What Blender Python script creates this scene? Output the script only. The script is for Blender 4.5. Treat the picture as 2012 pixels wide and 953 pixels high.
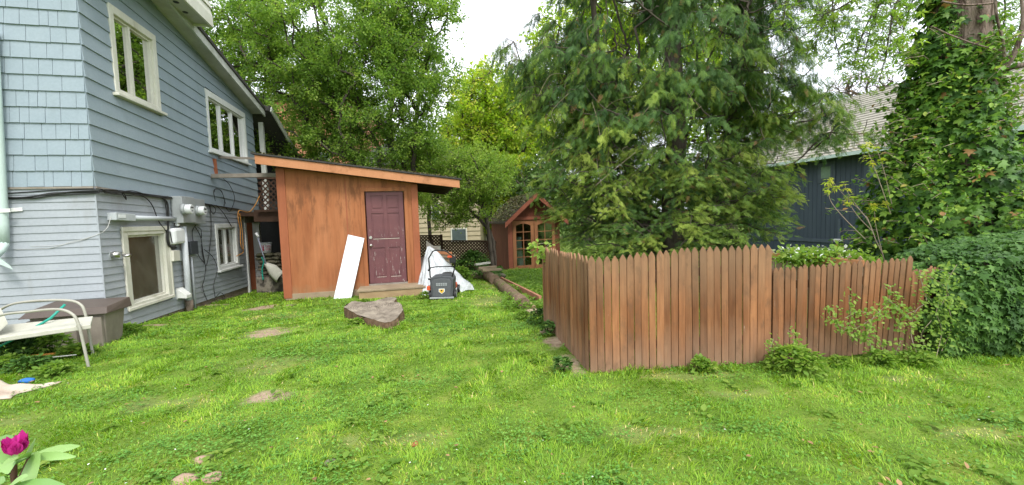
import bpy, math, random
import numpy as np
from mathutils import Vector
random.seed(7); rng = np.random.default_rng(11)
sc = bpy.context.scene
for o in list(bpy.data.objects): bpy.data.objects.remove(o)

# ---------------------------------------------------------------- camera
CAMH = 1.45; FPX = 815.0; PITCH = 0.06346; ROLL = -0.03186; YAW = 0.2371
cam = bpy.data.objects.new('camera', bpy.data.cameras.new('camera'))
sc.collection.objects.link(cam); sc.camera = cam
cam.data.sensor_width = 36; cam.data.lens = 36*FPX/2012
cam.data.clip_start = 0.05; cam.data.clip_end = 2000
_a = math.pi/2-PITCH
CM = np.array([[1,0,0],[0,math.cos(_a),-math.sin(_a)],[0,math.sin(_a),math.cos(_a)]])@np.array([[math.cos(ROLL),-math.sin(ROLL),0],[math.sin(ROLL),math.cos(ROLL),0],[0,0,1]])
from mathutils import Matrix
cam.matrix_world = Matrix.Translation((0,0,CAMH)) @ Matrix(CM.tolist()).to_4x4()

# ---------------------------------------------------------------- world, sun, exposure
SUN_EL, SUN_AZ = math.radians(52), math.radians(155)      # azimuth clockwise from +Y: behind the camera, a little right
w = bpy.data.worlds.new('World'); sc.world = w; w.use_nodes = True
nt = w.node_tree; bg = nt.nodes['Background']
sky = nt.nodes.new('ShaderNodeTexSky'); sky.sky_type = 'NISHITA'; sky.sun_disc = False
sky.sun_elevation = SUN_EL; sky.sun_rotation = SUN_AZ; sky.dust_density = 4; sky.air_density = 1.0
hs = nt.nodes.new('ShaderNodeHueSaturation'); hs.inputs['Saturation'].default_value = 0.22; hs.inputs['Value'].default_value = 1.0
nt.links.new(sky.outputs[0], hs.inputs['Color'])
tc = nt.nodes.new('ShaderNodeTexCoord'); nz = nt.nodes.new('ShaderNodeTexNoise'); nz.inputs['Scale'].default_value = 2.2; nz.inputs['Detail'].default_value = 6
mp = nt.nodes.new('ShaderNodeMapping'); mp.inputs['Scale'].default_value = (1,1,2.5)
nt.links.new(tc.outputs['Generated'], mp.inputs[0]); nt.links.new(mp.outputs[0], nz.inputs['Vector'])
cr = nt.nodes.new('ShaderNodeValToRGB'); cr.color_ramp.elements[0].position = .3; cr.color_ramp.elements[1].position = .7
cr.color_ramp.elements[0].color = (9.2,9.8,10.8,1); cr.color_ramp.elements[1].color = (11.3,11.6,12.2,1)
nt.links.new(nz.outputs['Fac'], cr.inputs[0])
mx = nt.nodes.new('ShaderNodeMixRGB'); mx.inputs[0].default_value = .75
nt.links.new(hs.outputs[0], mx.inputs[1]); nt.links.new(cr.outputs[0], mx.inputs[2]); nt.links.new(mx.outputs[0], bg.inputs['Color'])
bg.inputs['Strength'].default_value = 0.12
sl = bpy.data.lights.new('sun', 'SUN'); sl.energy = 1.5; sl.angle = math.radians(14); sl.color = (1,.96,.9)
so = bpy.data.objects.new('sun', sl); sc.collection.objects.link(so)
sd = Vector((math.sin(SUN_AZ)*math.cos(SUN_EL), math.cos(SUN_AZ)*math.cos(SUN_EL), math.sin(SUN_EL)))
so.rotation_euler = sd.to_track_quat('Z','Y').to_euler()
sc.view_settings.view_transform = 'Standard'; sc.view_settings.look = 'None'; sc.view_settings.exposure = 0.98; sc.view_settings.gamma = 1
sc.render.engine = 'CYCLES'
sc.cycles.max_bounces = 8; sc.cycles.diffuse_bounces = 4; sc.cycles.transparent_max_bounces = 12; sc.cycles.transmission_bounces = 6

# ---------------------------------------------------------------- helpers
def V(*a): return np.array(a, float)
C0 = V(0,0,CAMH)
def ray(px,py): return CM@V((px-1006)/FPX, -(py-476.5)/FPX, -1)
def P(px,py,Y):
    d = ray(px,py); return C0+d*(Y/d[1])
def terr(x,y):
    t = np.clip(y,None,19)-4.3; t = np.clip(t,0,None); return -0.06*t*t/(t+0.6)
def T(px,py):
    z = 0.; d = ray(px,py)
    for _ in range(40):
        g = C0+d*((z-CAMH)/d[2]); z = .5*z+.5*float(terr(g[0],g[1]))
    return g
def PL(px,py,o,nn):
    d = ray(px,py); return C0+d*(np.dot(o-C0,nn)/np.dot(d,nn))
U = V(-math.sin(YAW), math.cos(YAW), 0); N = V(math.cos(YAW), math.sin(YAW), 0); Z = V(0,0,1)
def gz(p): return float(terr(p[0],p[1]))
def on_ground(p, dz=0): p = V(*p[:2],0) if len(p)<3 else np.array(p,float).copy(); p[2] = gz(p)+dz; return p

def hsh(i,j,s=0):
    a = np.sin(i*127.1+j*311.7+s*74.7)*43758.5453; return a-np.floor(a)
def vnoise(x,y,s=1.,seed=0):
    x = np.asarray(x,float)*s; y = np.asarray(y,float)*s; i = np.floor(x); j = np.floor(y); fx = x-i; fy = y-j
    fx = fx*fx*(3-2*fx); fy = fy*fy*(3-2*fy)
    return (hsh(i,j,seed)*(1-fx)+hsh(i+1,j,seed)*fx)*(1-fy)+(hsh(i,j+1,seed)*(1-fx)+hsh(i+1,j+1,seed)*fx)*fy
def fbm(x,y,s=1.,seed=0): return .5*vnoise(x,y,s,seed)+.3*vnoise(x,y,s*2.3,seed+1)+.2*vnoise(x,y,s*5.1,seed+2)

ORG = {}
def link(o): sc.collection.objects.link(o); return o
def thing(name, label, cat, loc, group=None):
    o = link(bpy.data.objects.new(name, None)); o.location = [float(v) for v in loc]; o.empty_display_size = .2
    o['label'] = label; o['category'] = cat
    if group: o['group'] = group
    ORG[o.name] = np.array(loc,float); return o
def tag(o, label, cat, group=None, kind=None):
    if label: o['label'] = label
    if cat: o['category'] = cat
    if group: o['group'] = group
    if kind: o['kind'] = kind
    return o
def finish(name, verts, me, parent, org):
    o = link(bpy.data.objects.new(name, me))
    if parent is not None: o.parent = parent; ORG[o.name] = ORG[parent.name]
    else: o.location = [float(v) for v in org]; ORG[o.name] = np.array(org,float)
    return o
class MB:
    def __init__(s): s.v = []; s.f = []; s.sm = []
    def add(s, vs, fs, smooth=False):
        b = len(s.v); s.v += [tuple(map(float,v)) for v in vs]; s.f += [tuple(b+i for i in f) for f in fs]; s.sm += [smooth]*len(fs); return s
    def hexa(s, c):   # 8 corners: 0-3 bottom ring, 4-7 top ring
        return s.add(c, [(0,3,2,1),(4,5,6,7),(0,1,5,4),(1,2,6,5),(2,3,7,6),(3,0,4,7)])
    def box(s, c, size, ax=None):
        X,Y,Zz = ax if ax is not None else (V(1,0,0),V(0,1,0),Z)
        X = X*size[0]/2; Y = Y*size[1]/2; Zz = Zz*size[2]/2; c = np.array(c,float)
        return s.hexa([c-X-Y-Zz,c+X-Y-Zz,c+X+Y-Zz,c-X+Y-Zz,c-X-Y+Zz,c+X-Y+Zz,c+X+Y+Zz,c-X+Y+Zz])
    def beam(s, a, b, w, h, up=Z):    # bar from a to b
        a = np.array(a,float); b = np.array(b,float); d = b-a; L = np.linalg.norm(d); d = d/L
        x = np.cross(d,up); x /= np.linalg.norm(x); y = np.cross(x,d)
        return s.box((a+b)/2, (w,L,h), (x,d,y))
    def hb(s, s0,s1,q0,q1,z0,z1):     # box in the house frame
        return s.hexa([H(s0,q0,z0),H(s1,q0,z0),H(s1,q1,z0),H(s0,q1,z0),H(s0,q0,z1),H(s1,q0,z1),H(s1,q1,z1),H(s0,q1,z1)])
    def tube(s, pts, r, n=8, smooth=True, cap=True):
        pts = [np.array(p,float) for p in pts]; k = len(pts); rr = r if hasattr(r,'__len__') else [r]*k
        vs = []; ref = V(.31,.23,.92)
        for i,p in enumerate(pts):
            d = pts[min(i+1,k-1)]-pts[max(i-1,0)]; d /= max(np.linalg.norm(d),1e-9)
            x = np.cross(d,ref)
            if np.linalg.norm(x)<.1: x = np.cross(d,V(1,0,0))
            x /= np.linalg.norm(x); y = np.cross(d,x)
            for j in range(n):
                a = 2*math.pi*j/n; vs.append(p+rr[i]*(math.cos(a)*x+math.sin(a)*y))
        fs = [(i*n+j,i*n+(j+1)%n,(i+1)*n+(j+1)%n,(i+1)*n+j) for i in range(k-1) for j in range(n)]
        s.add(vs,fs,smooth)
        if cap:
            b = len(s.v)-len(vs); s.f += [tuple(b+j for j in range(n))[::-1], tuple(b+(k-1)*n+j for j in range(n))]; s.sm += [False,False]
        return s
    def cyl(s, a, b, r, n=16, r2=None): return s.tube([a,b],[r,r if r2 is None else r2],n)
    def prism(s, poly, d):            # polygon extruded by vector d
        k = len(poly); d = np.array(d,float); p = [np.array(q,float) for q in poly]
        s.add(p+[q+d for q in p],[tuple(range(k))[::-1],tuple(range(k,2*k))]+[(i,(i+1)%k,k+(i+1)%k,k+i) for i in range(k)]); return s
    def blob(s, c, r, seed=0, amp=.25, nu=10, nv=7, ax=None):
        R = np.random.default_rng(seed); vs = []; c = np.array(c,float); ph = R.uniform(0,6,4)
        X,Y,Zz = ax if ax is not None else (V(1,0,0),V(0,1,0),Z)
        for i in range(nv+1):
            t = math.pi*i/nv
            for j in range(nu):
                a = 2*math.pi*j/nu; k = 1+amp*(math.sin(2*a+ph[0]+t)*.5+math.sin(3*a+ph[1]-2*t)*.3+R.uniform(-.3,.3))
                if i in (0,nv): k = 1
                vs.append(c+k*(r[0]*math.sin(t)*math.cos(a)*X+r[1]*math.sin(t)*math.sin(a)*Y)+r[2]*math.cos(t)*Zz)
        return s.add(vs,[(i*nu+j,i*nu+(j+1)%nu,(i+1)*nu+(j+1)%nu,(i+1)*nu+j) for i in range(nv) for j in range(nu)],True)
    def build(s, name, mat, parent=None, org=None, bevel=0, label=None):
        v = np.array(s.v)
        if parent is not None: org = ORG[parent.name]
        elif org is None: org = V(v[:,0].mean(),v[:,1].mean(),v[:,2].min())
        me = bpy.data.meshes.new(name); me.from_pydata((v-org).tolist(),[],s.f); me.materials.append(mat)
        me.polygons.foreach_set('use_smooth', s.sm); me.update()
        o = finish(name, v, me, parent, org)
        if bevel:
            b = o.modifiers.new('bevel','BEVEL'); b.width = bevel; b.segments = 2; b.limit_method = 'ANGLE'
        if label: o['label'] = label
        return o

def big_mesh(name, verts, loops, tot, mat, parent=None, org=None, tint=None, smooth=False):
    if parent is not None: org = ORG[parent.name]
    elif org is None: org = V(verts[:,0].mean(),verts[:,1].mean(),verts[:,2].min())
    me = bpy.data.meshes.new(name); me.vertices.add(len(verts)); me.vertices.foreach_set('co',(verts-org).astype(np.float32).ravel())
    me.loops.add(len(loops)); me.loops.foreach_set('vertex_index',loops.astype(np.int32))
    me.polygons.add(len(tot)); me.polygons.foreach_set('loop_start',np.concatenate([[0],np.cumsum(tot)[:-1]]).astype(np.int32))
    if smooth: me.polygons.foreach_set('use_smooth',np.ones(len(tot),bool))
    me.materials.append(mat)
    if tint is not None:
        at = me.attributes.new('tint','FLOAT','POINT'); at.data.foreach_set('value',tint.astype(np.float32))
    me.update(calc_edges=True)
    return finish(name, verts, me, parent, org)
def nrm(a): return a/np.maximum(np.linalg.norm(a,axis=1,keepdims=True),1e-9)
def frames(d, up=None, roll=None):
    """per-leaf axes: Y along d, Z near up"""
    n = len(d); d = nrm(d)
    if up is None: up = np.tile(V(0,0,1.),(n,1))
    x = np.cross(d,up); bad = np.linalg.norm(x,axis=1)<.05; x[bad] = V(1,0,0); x = nrm(x); z = np.cross(x,d)
    if roll is not None: c = np.cos(roll)[:,None]; s_ = np.sin(roll)[:,None]; x,z = c*x+s_*z, -s_*x+c*z
    return x,d,z
def stamp(name, tv, tf, pos, size, d, mat, parent=None, up=None, roll=None, tint=None, org=None, wid=None):
    """copy a small template (tv verts, tf faces) to every pos"""
    tv = np.array(tv,float); n = len(pos); k = len(tv)
    x,y,z = frames(d,up,roll); size = np.broadcast_to(size,(n,)); wd = size if wid is None else wid
    vs = pos[:,None,:]+(tv[None,:,0:1]*x[:,None,:])*wd[:,None,None]+(tv[None,:,1:2]*y[:,None,:]+tv[None,:,2:3]*z[:,None,:])*size[:,None,None]
    fl = np.concatenate([np.array(f) for f in tf]); ft = np.array([len(f) for f in tf])
    loops = (fl[None,:]+k*np.arange(n)[:,None]).ravel(); tot = np.tile(ft,n)
    tt = np.repeat(np.full(n,.5) if tint is None else tint,k)
    return big_mesh(name,vs.reshape(-1,3),loops,tot,mat,parent,org,tt)

LEAF = ([(0,0,0),(-.28,.3,.05),(-.3,.6,.04),(0,1,-.06),(.3,.6,.04),(.28,.3,.05),(0,.5,-.03)],[(0,6,2,1),(6,3,2),(0,5,4,6),(6,4,3)])
LEAF4 = ([(0,0,0),(-.3,.5,.05),(0,1,-.03),(.3,.5,.05)],[(0,3,2,1)])
IVY = ([(0,0,0),(-.25,-.12,-.04),(-.55,.1,-.06),(-.3,.32,.03),(-.5,.68,-.05),(-.16,.62,.02),(0,1.05,-.1),(.16,.62,.02),(.5,.68,-.05),(.3,.32,.03),(.55,.1,-.06),(.25,-.12,-.04),(0,.35,.05)],
       [(0,12,2,1),(12,3,2),(12,5,4,3),(12,6,5),(12,7,6),(12,9,8,7),(12,10,9),(0,11,10,12)])
def maple_t():
    v = [(0,0,0)]; f = []
    for a,L in ((-1.9,.5),(-1.0,.8),(0,1.),(1.0,.8),(1.9,.5)):
        b = len(v); s_,c = math.sin(a),math.cos(a)
        v += [(.12*c-.0*s_+L*.45*s_*1-.0, L*.45*c-.12*s_, .02),(L*s_,L*c,-.1*L),(-.12*c+L*.45*s_,L*.45*c+.12*s_,.02)]
        f.append((0,b,b+1,b+2))
    return v,f
MAPLE = maple_t()
def spray_t():
    v = []; f = []
    def q(x0,y0,x1,y1,w,z0=0,z1=0):
        dx,dy = x1-x0,y1-y0; L = math.hypot(dx,dy); nx,ny = -dy/L*w,dx/L*w; b = len(v)
        v.extend([(x0,y0,z0),((x0*.55+x1*.45)+nx,(y0*.55+y1*.45)+ny,(z0+z1)/2),(x1,y1,z1),((x0*.55+x1*.45)-nx,(y0*.55+y1*.45)-ny,(z0+z1)/2)]); f.append((b,b+3,b+2,b+1))
    q(0,0,0,1,.018,0,-.12)
    for i in range(6):
        y = .06+.15*i; L = .40*(1-.11*i)*(1 if i%2 else .8)
        for s_ in (-1,1):
            q(0,y+.05*(s_>0),s_*L*.8,y+L*.62,.034,-.1*y,-.1*y-.25*L)
            if i<3: q(s_*L*.35,y+L*.27,s_*L*.45,y+L*.75,.028,-.1*y,-.1*y-.12)
    return v,f
SPRAY = spray_t()

# ---------------------------------------------------------------- materials
def ramp(nt, els):
    r = nt.nodes.new('ShaderNodeValToRGB'); e = r.color_ramp.elements
    while len(e)<len(els): e.new(.5)
    for a,(p,c) in zip(e,els): a.position = p; a.color = (*c,1)
    return r
def noise(nt, scale, detail=5, sc3=(1,1,1), rough=.55, coord='Object', loc=(0,0,0)):
    t = nt.nodes.new('ShaderNodeTexCoord'); m = nt.nodes.new('ShaderNodeMapping'); m.inputs['Scale'].default_value = sc3; m.inputs['Location'].default_value = loc
    n = nt.nodes.new('ShaderNodeTexNoise'); n.inputs['Scale'].default_value = scale; n.inputs['Detail'].default_value = detail; n.inputs['Roughness'].default_value = rough
    nt.links.new(t.outputs[coord],m.inputs[0]); nt.links.new(m.outputs[0],n.inputs['Vector']); return n
def newmat(name, rough=.7, spec=.3):
    m = bpy.data.materials.new(name); m.use_nodes = True; b = m.node_tree.nodes['Principled BSDF']
    b.inputs['Roughness'].default_value = rough; b.inputs['Specular IOR Level'].default_value = spec; return m,m.node_tree,b
def mixc(nt, fac, a, b, mode='MIX'):
    m = nt.nodes.new('ShaderNodeMixRGB'); m.blend_type = mode
    for i,v in ((0,fac),(1,a),(2,b)):
        if hasattr(v,'links') or hasattr(v,'is_linked'): nt.links.new(v,m.inputs[i])
        else: m.inputs[i].default_value = v if i==0 else (*v,1)
    return m.outputs[0]
def bump(nt, b, h, st=.3, dist=.01):
    bp = nt.nodes.new('ShaderNodeBump'); bp.inputs['Strength'].default_value = st; bp.inputs['Distance'].default_value = dist
    nt.links.new(h,bp.inputs['Height']); nt.links.new(bp.outputs[0],b.inputs['Normal'])
def M(name, c1, c2=None, scale=6, sc3=(1,1,1), rough=.7, spec=.3, bmp=.25, stain=None, stain_sc=(1,1,.3), stain_th=(.5,.7), rnd=0, metal=0, fine=60, dist=.006):
    m,nt,b = newmat(name,rough,spec); c2 = c2 or tuple(x*.75 for x in c1); b.inputs['Metallic'].default_value = metal
    n = noise(nt,scale,6,sc3); r = ramp(nt,[(.3,c1),(.7,c2)]); nt.links.new(n.outputs['Fac'],r.inputs[0]); col = r.outputs[0]
    n2 = noise(nt,fine,3,sc3); m2 = nt.nodes.new('ShaderNodeMapRange'); m2.inputs[3].default_value = .86; m2.inputs[4].default_value = 1.1
    nt.links.new(n2.outputs['Fac'],m2.inputs[0]); col = mixc(nt,1.,col,m2.outputs[0],'MULTIPLY')
    if stain:
        n3 = noise(nt,2.2,7,stain_sc,.65,loc=(3,1,2)); r3 = ramp(nt,[(stain_th[0],(0,0,0)),(stain_th[1],(1,1,1))]); nt.links.new(n3.outputs['Fac'],r3.inputs[0])
        col = mixc(nt,r3.outputs[0],col,stain)
    if rnd:
        oi = nt.nodes.new('ShaderNodeObjectInfo'); mr = nt.nodes.new('ShaderNodeMapRange'); mr.inputs[3].default_value = 1-rnd; mr.inputs[4].default_value = 1+rnd*.6
        nt.links.new(oi.outputs['Random'],mr.inputs[0]); col = mixc(nt,1.,col,mr.outputs[0],'MULTIPLY')
    nt.links.new(col,b.inputs['Base Color'])
    if bmp: bump(nt,b,n2.outputs['Fac'],bmp,dist)
    return m
def leafmat(name, els, trans=.35, rough=.55, spec=.3, tcol=1.25):
    m,nt,b = newmat(name,rough,spec); at = nt.nodes.new('ShaderNodeAttribute'); at.attribute_name = 'tint'
    r = ramp(nt,els); nt.links.new(at.outputs['Fac'],r.inputs[0]); nt.links.new(r.outputs[0],b.inputs['Base Color'])
    t = nt.nodes.new('ShaderNodeBsdfTranslucent'); c = mixc(nt,1.,r.outputs[0],(tcol,tcol*1.05,tcol*.6),'MULTIPLY'); nt.links.new(c,t.inputs['Color'])
    ms = nt.nodes.new('ShaderNodeMixShader'); ms.inputs[0].default_value = trans
    nt.links.new(b.outputs[0],ms.inputs[1]); nt.links.new(t.outputs[0],ms.inputs[2]); nt.links.new(ms.outputs[0],nt.nodes['Material Output'].inputs['Surface']); return m
def glassmat(name, tint=(.9,.95,.93), rough=.02, refl=1.0):
    m,nt,b = newmat(name); nt.nodes.remove(b); tr = nt.nodes.new('ShaderNodeBsdfTransparent'); tr.inputs[0].default_value = (*tint,1)
    g = nt.nodes.new('ShaderNodeBsdfGlossy'); g.inputs['Roughness'].default_value = rough
    lw = nt.nodes.new('ShaderNodeFresnel'); lw.inputs['IOR'].default_value = 1.5; mr = nt.nodes.new('ShaderNodeMapRange'); mr.inputs[1].default_value = 0; mr.inputs[2].default_value = 1; mr.inputs[3].default_value = .06*refl; mr.inputs[4].default_value = 1
    nt.links.new(lw.outputs[0],mr.inputs[0]); ms = nt.nodes.new('ShaderNodeMixShader')
    nt.links.new(mr.outputs[0],ms.inputs[0]); nt.links.new(tr.outputs[0],ms.inputs[1]); nt.links.new(g.outputs[0],ms.inputs[2]); nt.links.new(ms.outputs[0],nt.nodes['Material Output'].inputs['Surface']); return m

m_blue = M('blue_siding_paint',(.265,.32,.357),(.235,.29,.327),2.5,(1,1,1),.55,.3,.15,stain=(.20,.25,.26),stain_sc=(1,1,.35),stain_th=(.52,.85),fine=35)
m_grey = M('grey_siding_paint',(.335,.36,.385),(.29,.315,.34),2.,(1,1,1),.55,.3,.15,stain=(.22,.22,.20),stain_th=(.55,.85),fine=30)
m_trim = M('cream_window_paint',(.66,.65,.57),(.56,.55,.46),5,(1,1,.4),.5,.4,.15,stain=(.36,.34,.25),stain_th=(.56,.8))
m_white = M('white_paint',(.74,.76,.76),(.66,.68,.68),4,rough=.45,bmp=.1)
m_vinyl = M('white_vinyl_paint',(.70,.71,.68),(.6,.61,.57),5,(1,1,.4),.45,.4,.1,stain=(.4,.4,.33),stain_th=(.6,.85))
m_soffit = M('soffit_paint',(.50,.49,.44),(.38,.37,.33),3,rough=.6,stain=(.25,.25,.2),stain_sc=(1,1,1),stain_th=(.55,.8))
m_fascia = M('fascia_paint',(.55,.56,.52),(.45,.46,.42),4,rough=.6,stain=(.25,.27,.2),stain_sc=(1,1,.6),stain_th=(.5,.75))
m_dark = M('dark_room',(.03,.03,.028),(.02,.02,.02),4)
m_room = M('room_wall',(.22,.21,.17),(.15,.14,.11),4)
m_curtain = M('curtain_cloth',(.55,.6,.5),(.42,.48,.38),8,(6,6,.3),.8,.1,.2)
m_glass = glassmat('window_glass'); m_olive_haze = None; m_black = M('black_plastic',(.025,.025,.025),(.02,.02,.02),8,rough=.45,bmp=.05)
m_found = M('dirty_foundation_concrete',(.24,.19,.15),(.16,.12,.09),5,rough=.9,bmp=.6,stain=(.1,.08,.05),stain_sc=(1,1,1),dist=.02)
m_shingle = M('asphalt_shingle',(.06,.055,.05),(.04,.04,.035),20,rough=.95,bmp=.5)
m_brown = None
def brown_ply():
    m,nt,b = newmat('brown_stained_plywood',.75,.2)
    n = noise(nt,1.6,7,(1.6,1.6,.35),.6); r = ramp(nt,[(.28,(.28,.10,.042)),(.5,(.36,.14,.06)),(.72,(.42,.175,.08))]); nt.links.new(n.outputs['Fac'],r.inputs[0])
    n2 = noise(nt,26,4,(1,1,.06),.6); r2 = ramp(nt,[(.3,(.86,.85,.83)),(.7,(1.05,1.03,1))]); nt.links.new(n2.outputs['Fac'],r2.inputs[0])
    c = mixc(nt,1.,r.outputs[0],r2.outputs[0],'MULTIPLY')
    n3 = noise(nt,7,8,(1,1,.22),.7,loc=(4,2,1)); r3 = ramp(nt,[(.5,(0,0,0)),(.63,(1,1,1))]); nt.links.new(n3.outputs['Fac'],r3.inputs[0])
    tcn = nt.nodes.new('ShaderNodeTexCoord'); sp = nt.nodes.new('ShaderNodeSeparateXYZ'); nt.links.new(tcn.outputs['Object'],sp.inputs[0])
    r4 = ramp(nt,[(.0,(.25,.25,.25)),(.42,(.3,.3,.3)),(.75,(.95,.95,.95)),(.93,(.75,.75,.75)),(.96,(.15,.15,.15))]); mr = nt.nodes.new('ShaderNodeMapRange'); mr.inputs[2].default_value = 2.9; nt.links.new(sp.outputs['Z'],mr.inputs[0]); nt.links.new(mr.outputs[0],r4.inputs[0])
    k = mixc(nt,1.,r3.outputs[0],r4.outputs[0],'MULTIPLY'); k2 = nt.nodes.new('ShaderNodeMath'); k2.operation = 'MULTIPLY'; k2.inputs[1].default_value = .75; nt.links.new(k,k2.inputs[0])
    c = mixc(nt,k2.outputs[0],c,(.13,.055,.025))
    # muddy splash line near the ground
    n5 = noise(nt,6,4,(1,1,1)); ad = nt.nodes.new('ShaderNodeMath'); ad.operation = 'MULTIPLY_ADD'; ad.inputs[1].default_value = .5; nt.links.new(n5.outputs['Fac'],ad.inputs[0]); nt.links.new(sp.outputs['Z'],ad.inputs[2])
    r5 = ramp(nt,[(.3,(.6,.6,.6)),(.55,(0,0,0))]); nt.links.new(ad.outputs[0],r5.inputs[0]); c = mixc(nt,r5.outputs[0],c,(.3,.2,.11))
    nt.links.new(c,b.inputs['Base Color']); bump(nt,b,n2.outputs['Fac'],.25,.004); return m
m_ply = brown_ply()
m_cedar = M('orange_stained_board',(.50,.23,.11),(.42,.18,.08),3,(1,1,1),.65,.25,.25,stain=(.24,.1,.04),stain_sc=(1.5,1.5,1),stain_th=(.55,.75),fine=30)
m_post = M('red_brown_stained_post',(.36,.12,.055),(.28,.09,.04),5,(1,1,.2),.65,.25,.25,stain=(.2,.07,.03),stain_th=(.55,.8))
m_underroof = M('dark_roof_boards',(.07,.045,.03),(.04,.03,.02),6)
m_wood = M('weathered_wood',(.36,.28,.19),(.26,.2,.13),4,(.6,3,1),.85,.15,.4,stain=(.2,.15,.1),stain_sc=(1,1,1),stain_th=(.5,.7),fine=40)
m_greywood = M('grey_weathered_timber',(.3,.27,.23),(.2,.17,.14),5,(1,1,1),.85,.15,.4)
m_moss = leafmat('roof_moss',[(0,(.05,.06,.02)),(.5,(.1,.13,.03)),(.8,(.22,.16,.07)),(1,(.32,.2,.1))],.1)
m_metalgrey = M('painted_grey_metal',(.33,.35,.35),(.27,.29,.29),6,rough=.45,spec=.5,bmp=.08,stain=(.2,.19,.17),stain_th=(.58,.8))
m_pipe = M('painted_conduit',(.46,.49,.50),(.4,.43,.44),6,rough=.5,spec=.4,bmp=.06,stain=(.3,.28,.24),stain_th=(.6,.85))
m_lidglass = M('meter_glass',(.7,.72,.72),(.6,.62,.62),6,rough=.12,spec=.8,bmp=0)
m_chrome = M('dull_chrome',(.6,.58,.55),(.5,.48,.45),9,rough=.3,metal=1,bmp=.05)

def olive_haze():  # olive haze mixed over the basement glass as diffuse colour
    m = glassmat('olive_haze_basement_glass',(.8,.82,.75),.12,.3); nt = m.node_tree; out = nt.nodes['Material Output'].inputs['Surface']; sh = out.links[0].from_socket
    d = nt.nodes.new('ShaderNodeBsdfDiffuse'); n = noise(nt,3,6,(1,1,1)); r = ramp(nt,[(.3,(.07,.075,.05)),(.7,(.16,.16,.12))]); nt.links.new(n.outputs['Fac'],r.inputs[0]); nt.links.new(r.outputs[0],d.inputs[0])
    ms = nt.nodes.new('ShaderNodeMixShader'); ms.inputs[0].default_value = .55; nt.links.new(sh,ms.inputs[1]); nt.links.new(d.outputs[0],ms.inputs[2]); nt.links.new(ms.outputs[0],out); return m
m_olive_haze = olive_haze()
# ---------------------------------------------------------------- ground
K = T(213,657)
def H(s,q,z): k = K+U*s+N*q; return V(k[0],k[1],z)
def blobs(x,y,lst,ns=5.5,amp=.95,seed=3):
    nn = (fbm(x,y,ns,seed)-.5)*amp*2; m = np.zeros_like(x)
    for cx,cy,rx,ry in lst: m = np.maximum(m, 1-np.sqrt(((x-cx)/rx)**2+((y-cy)/ry)**2)+nn)
    return m
def at(px,py,rx,ry): g = T(px,py); return (g[0],g[1],rx,ry)
DIRT = [at(528,655,.30,.36),at(528,778,.20,.13),at(515,605,.26,.4),at(570,600,.2,.2),at(1118,712,.12,.3),at(1085,670,.12,.3),at(395,905,.07,.03),at(415,942,.035,.05),at(362,945,.05,.05),at(310,640,.4,.06),at(420,600,.3,.1)]
DRY = [at(1350,738,.5,.13),at(1300,850,.35,.12),at(1900,850,.45,.14),at(500,720,.5,.3),at(760,870,.35,.14),at(1450,775,.3,.1),at(330,790,.5,.15),at(560,620,.7,.4),at(960,590,.6,1.),at(980,560,.5,1.6),at(40,830,.3,.15),at(1780,745,.5,.1)]
DARK = [at(200,790,.5,.22),at(450,870,.5,.25),at(620,690,.8,.5),at(1100,860,.35,.18),at(430,940,.4,.12),at(900,640,.6,.4),at(830,745,.35,.25),at(1030,640,.5,.35),at(700,810,.5,.2),at(1440,850,.25,.12)]
def bumps(x,y): return .03*(fbm(x,y,.8,9)-.5)+.018*(vnoise(x,y,4,5)-.5)-.05*np.exp(-(((x+.87)/.25)**2+((y-3.74)/.16)**2))
def gheight(x,y):
    near = np.clip((16-y)/6,0,1); return terr(x,y)+bumps(x,y)*near
def inside_house(x,y):
    s = (x-K[0])*U[0]+(y-K[1])*U[1]; q = (x-K[0])*N[0]+(y-K[1])*N[1]; return (s>-.02)&(s<9)&(q<.02)
def ground():
    def axis(lo,hi,step,far): 
        a = list(np.arange(lo,hi,step)); d = step; p = hi
        while p<far: a.append(p); d *= 1.35; p += d
        d = step; p = lo-step
        while p>-far: a.insert(0,p); d *= 1.35; p -= d
        return np.array(a)
    X = axis(-7.5,6.5,.06,600); Yv = axis(1.0,14,.06,600)
    xx,yy = np.meshgrid(X,Yv); x = xx.ravel(); y = yy.ravel(); z = gheight(x,y); nx,ny = len(X),len(Yv)
    d = np.clip(np.clip(blobs(x,y,DIRT)*2,0,1)+.16*np.clip(blobs(x,y,DRY)*2,0,1),0,1)
    i = np.arange(nx-1)[None,:]+nx*np.arange(ny-1)[:,None]; q = np.stack([i,i+1,i+nx+1,i+nx],-1).reshape(-1)
    m,nt,b = newmat('lawn_soil',.95,.1); at_ = nt.nodes.new('ShaderNodeAttribute'); at_.attribute_name = 'tint'
    n = noise(nt,3,8); r = ramp(nt,[(.3,(.08,.14,.02)),(.55,(.13,.20,.03)),(.75,(.22,.24,.05))]); nt.links.new(n.outputs['Fac'],r.inputs[0])
    n2 = noise(nt,14,8,rough=.7); r2 = ramp(nt,[(.3,(.22,.15,.10)),(.7,(.42,.33,.23))]); nt.links.new(n2.outputs['Fac'],r2.inputs[0])
    nt.links.new(mixc(nt,at_.outputs['Fac'],r.outputs[0],r2.outputs[0]),b.inputs['Base Color']); bump(nt,b,n2.outputs['Fac'],.8,.03)
    o = big_mesh('ground',np.stack([x,y,z],1),q,np.full(len(q)//4,4),m,org=V(0,0,0),tint=d,smooth=True); o['kind'] = 'structure'
ground()

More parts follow.
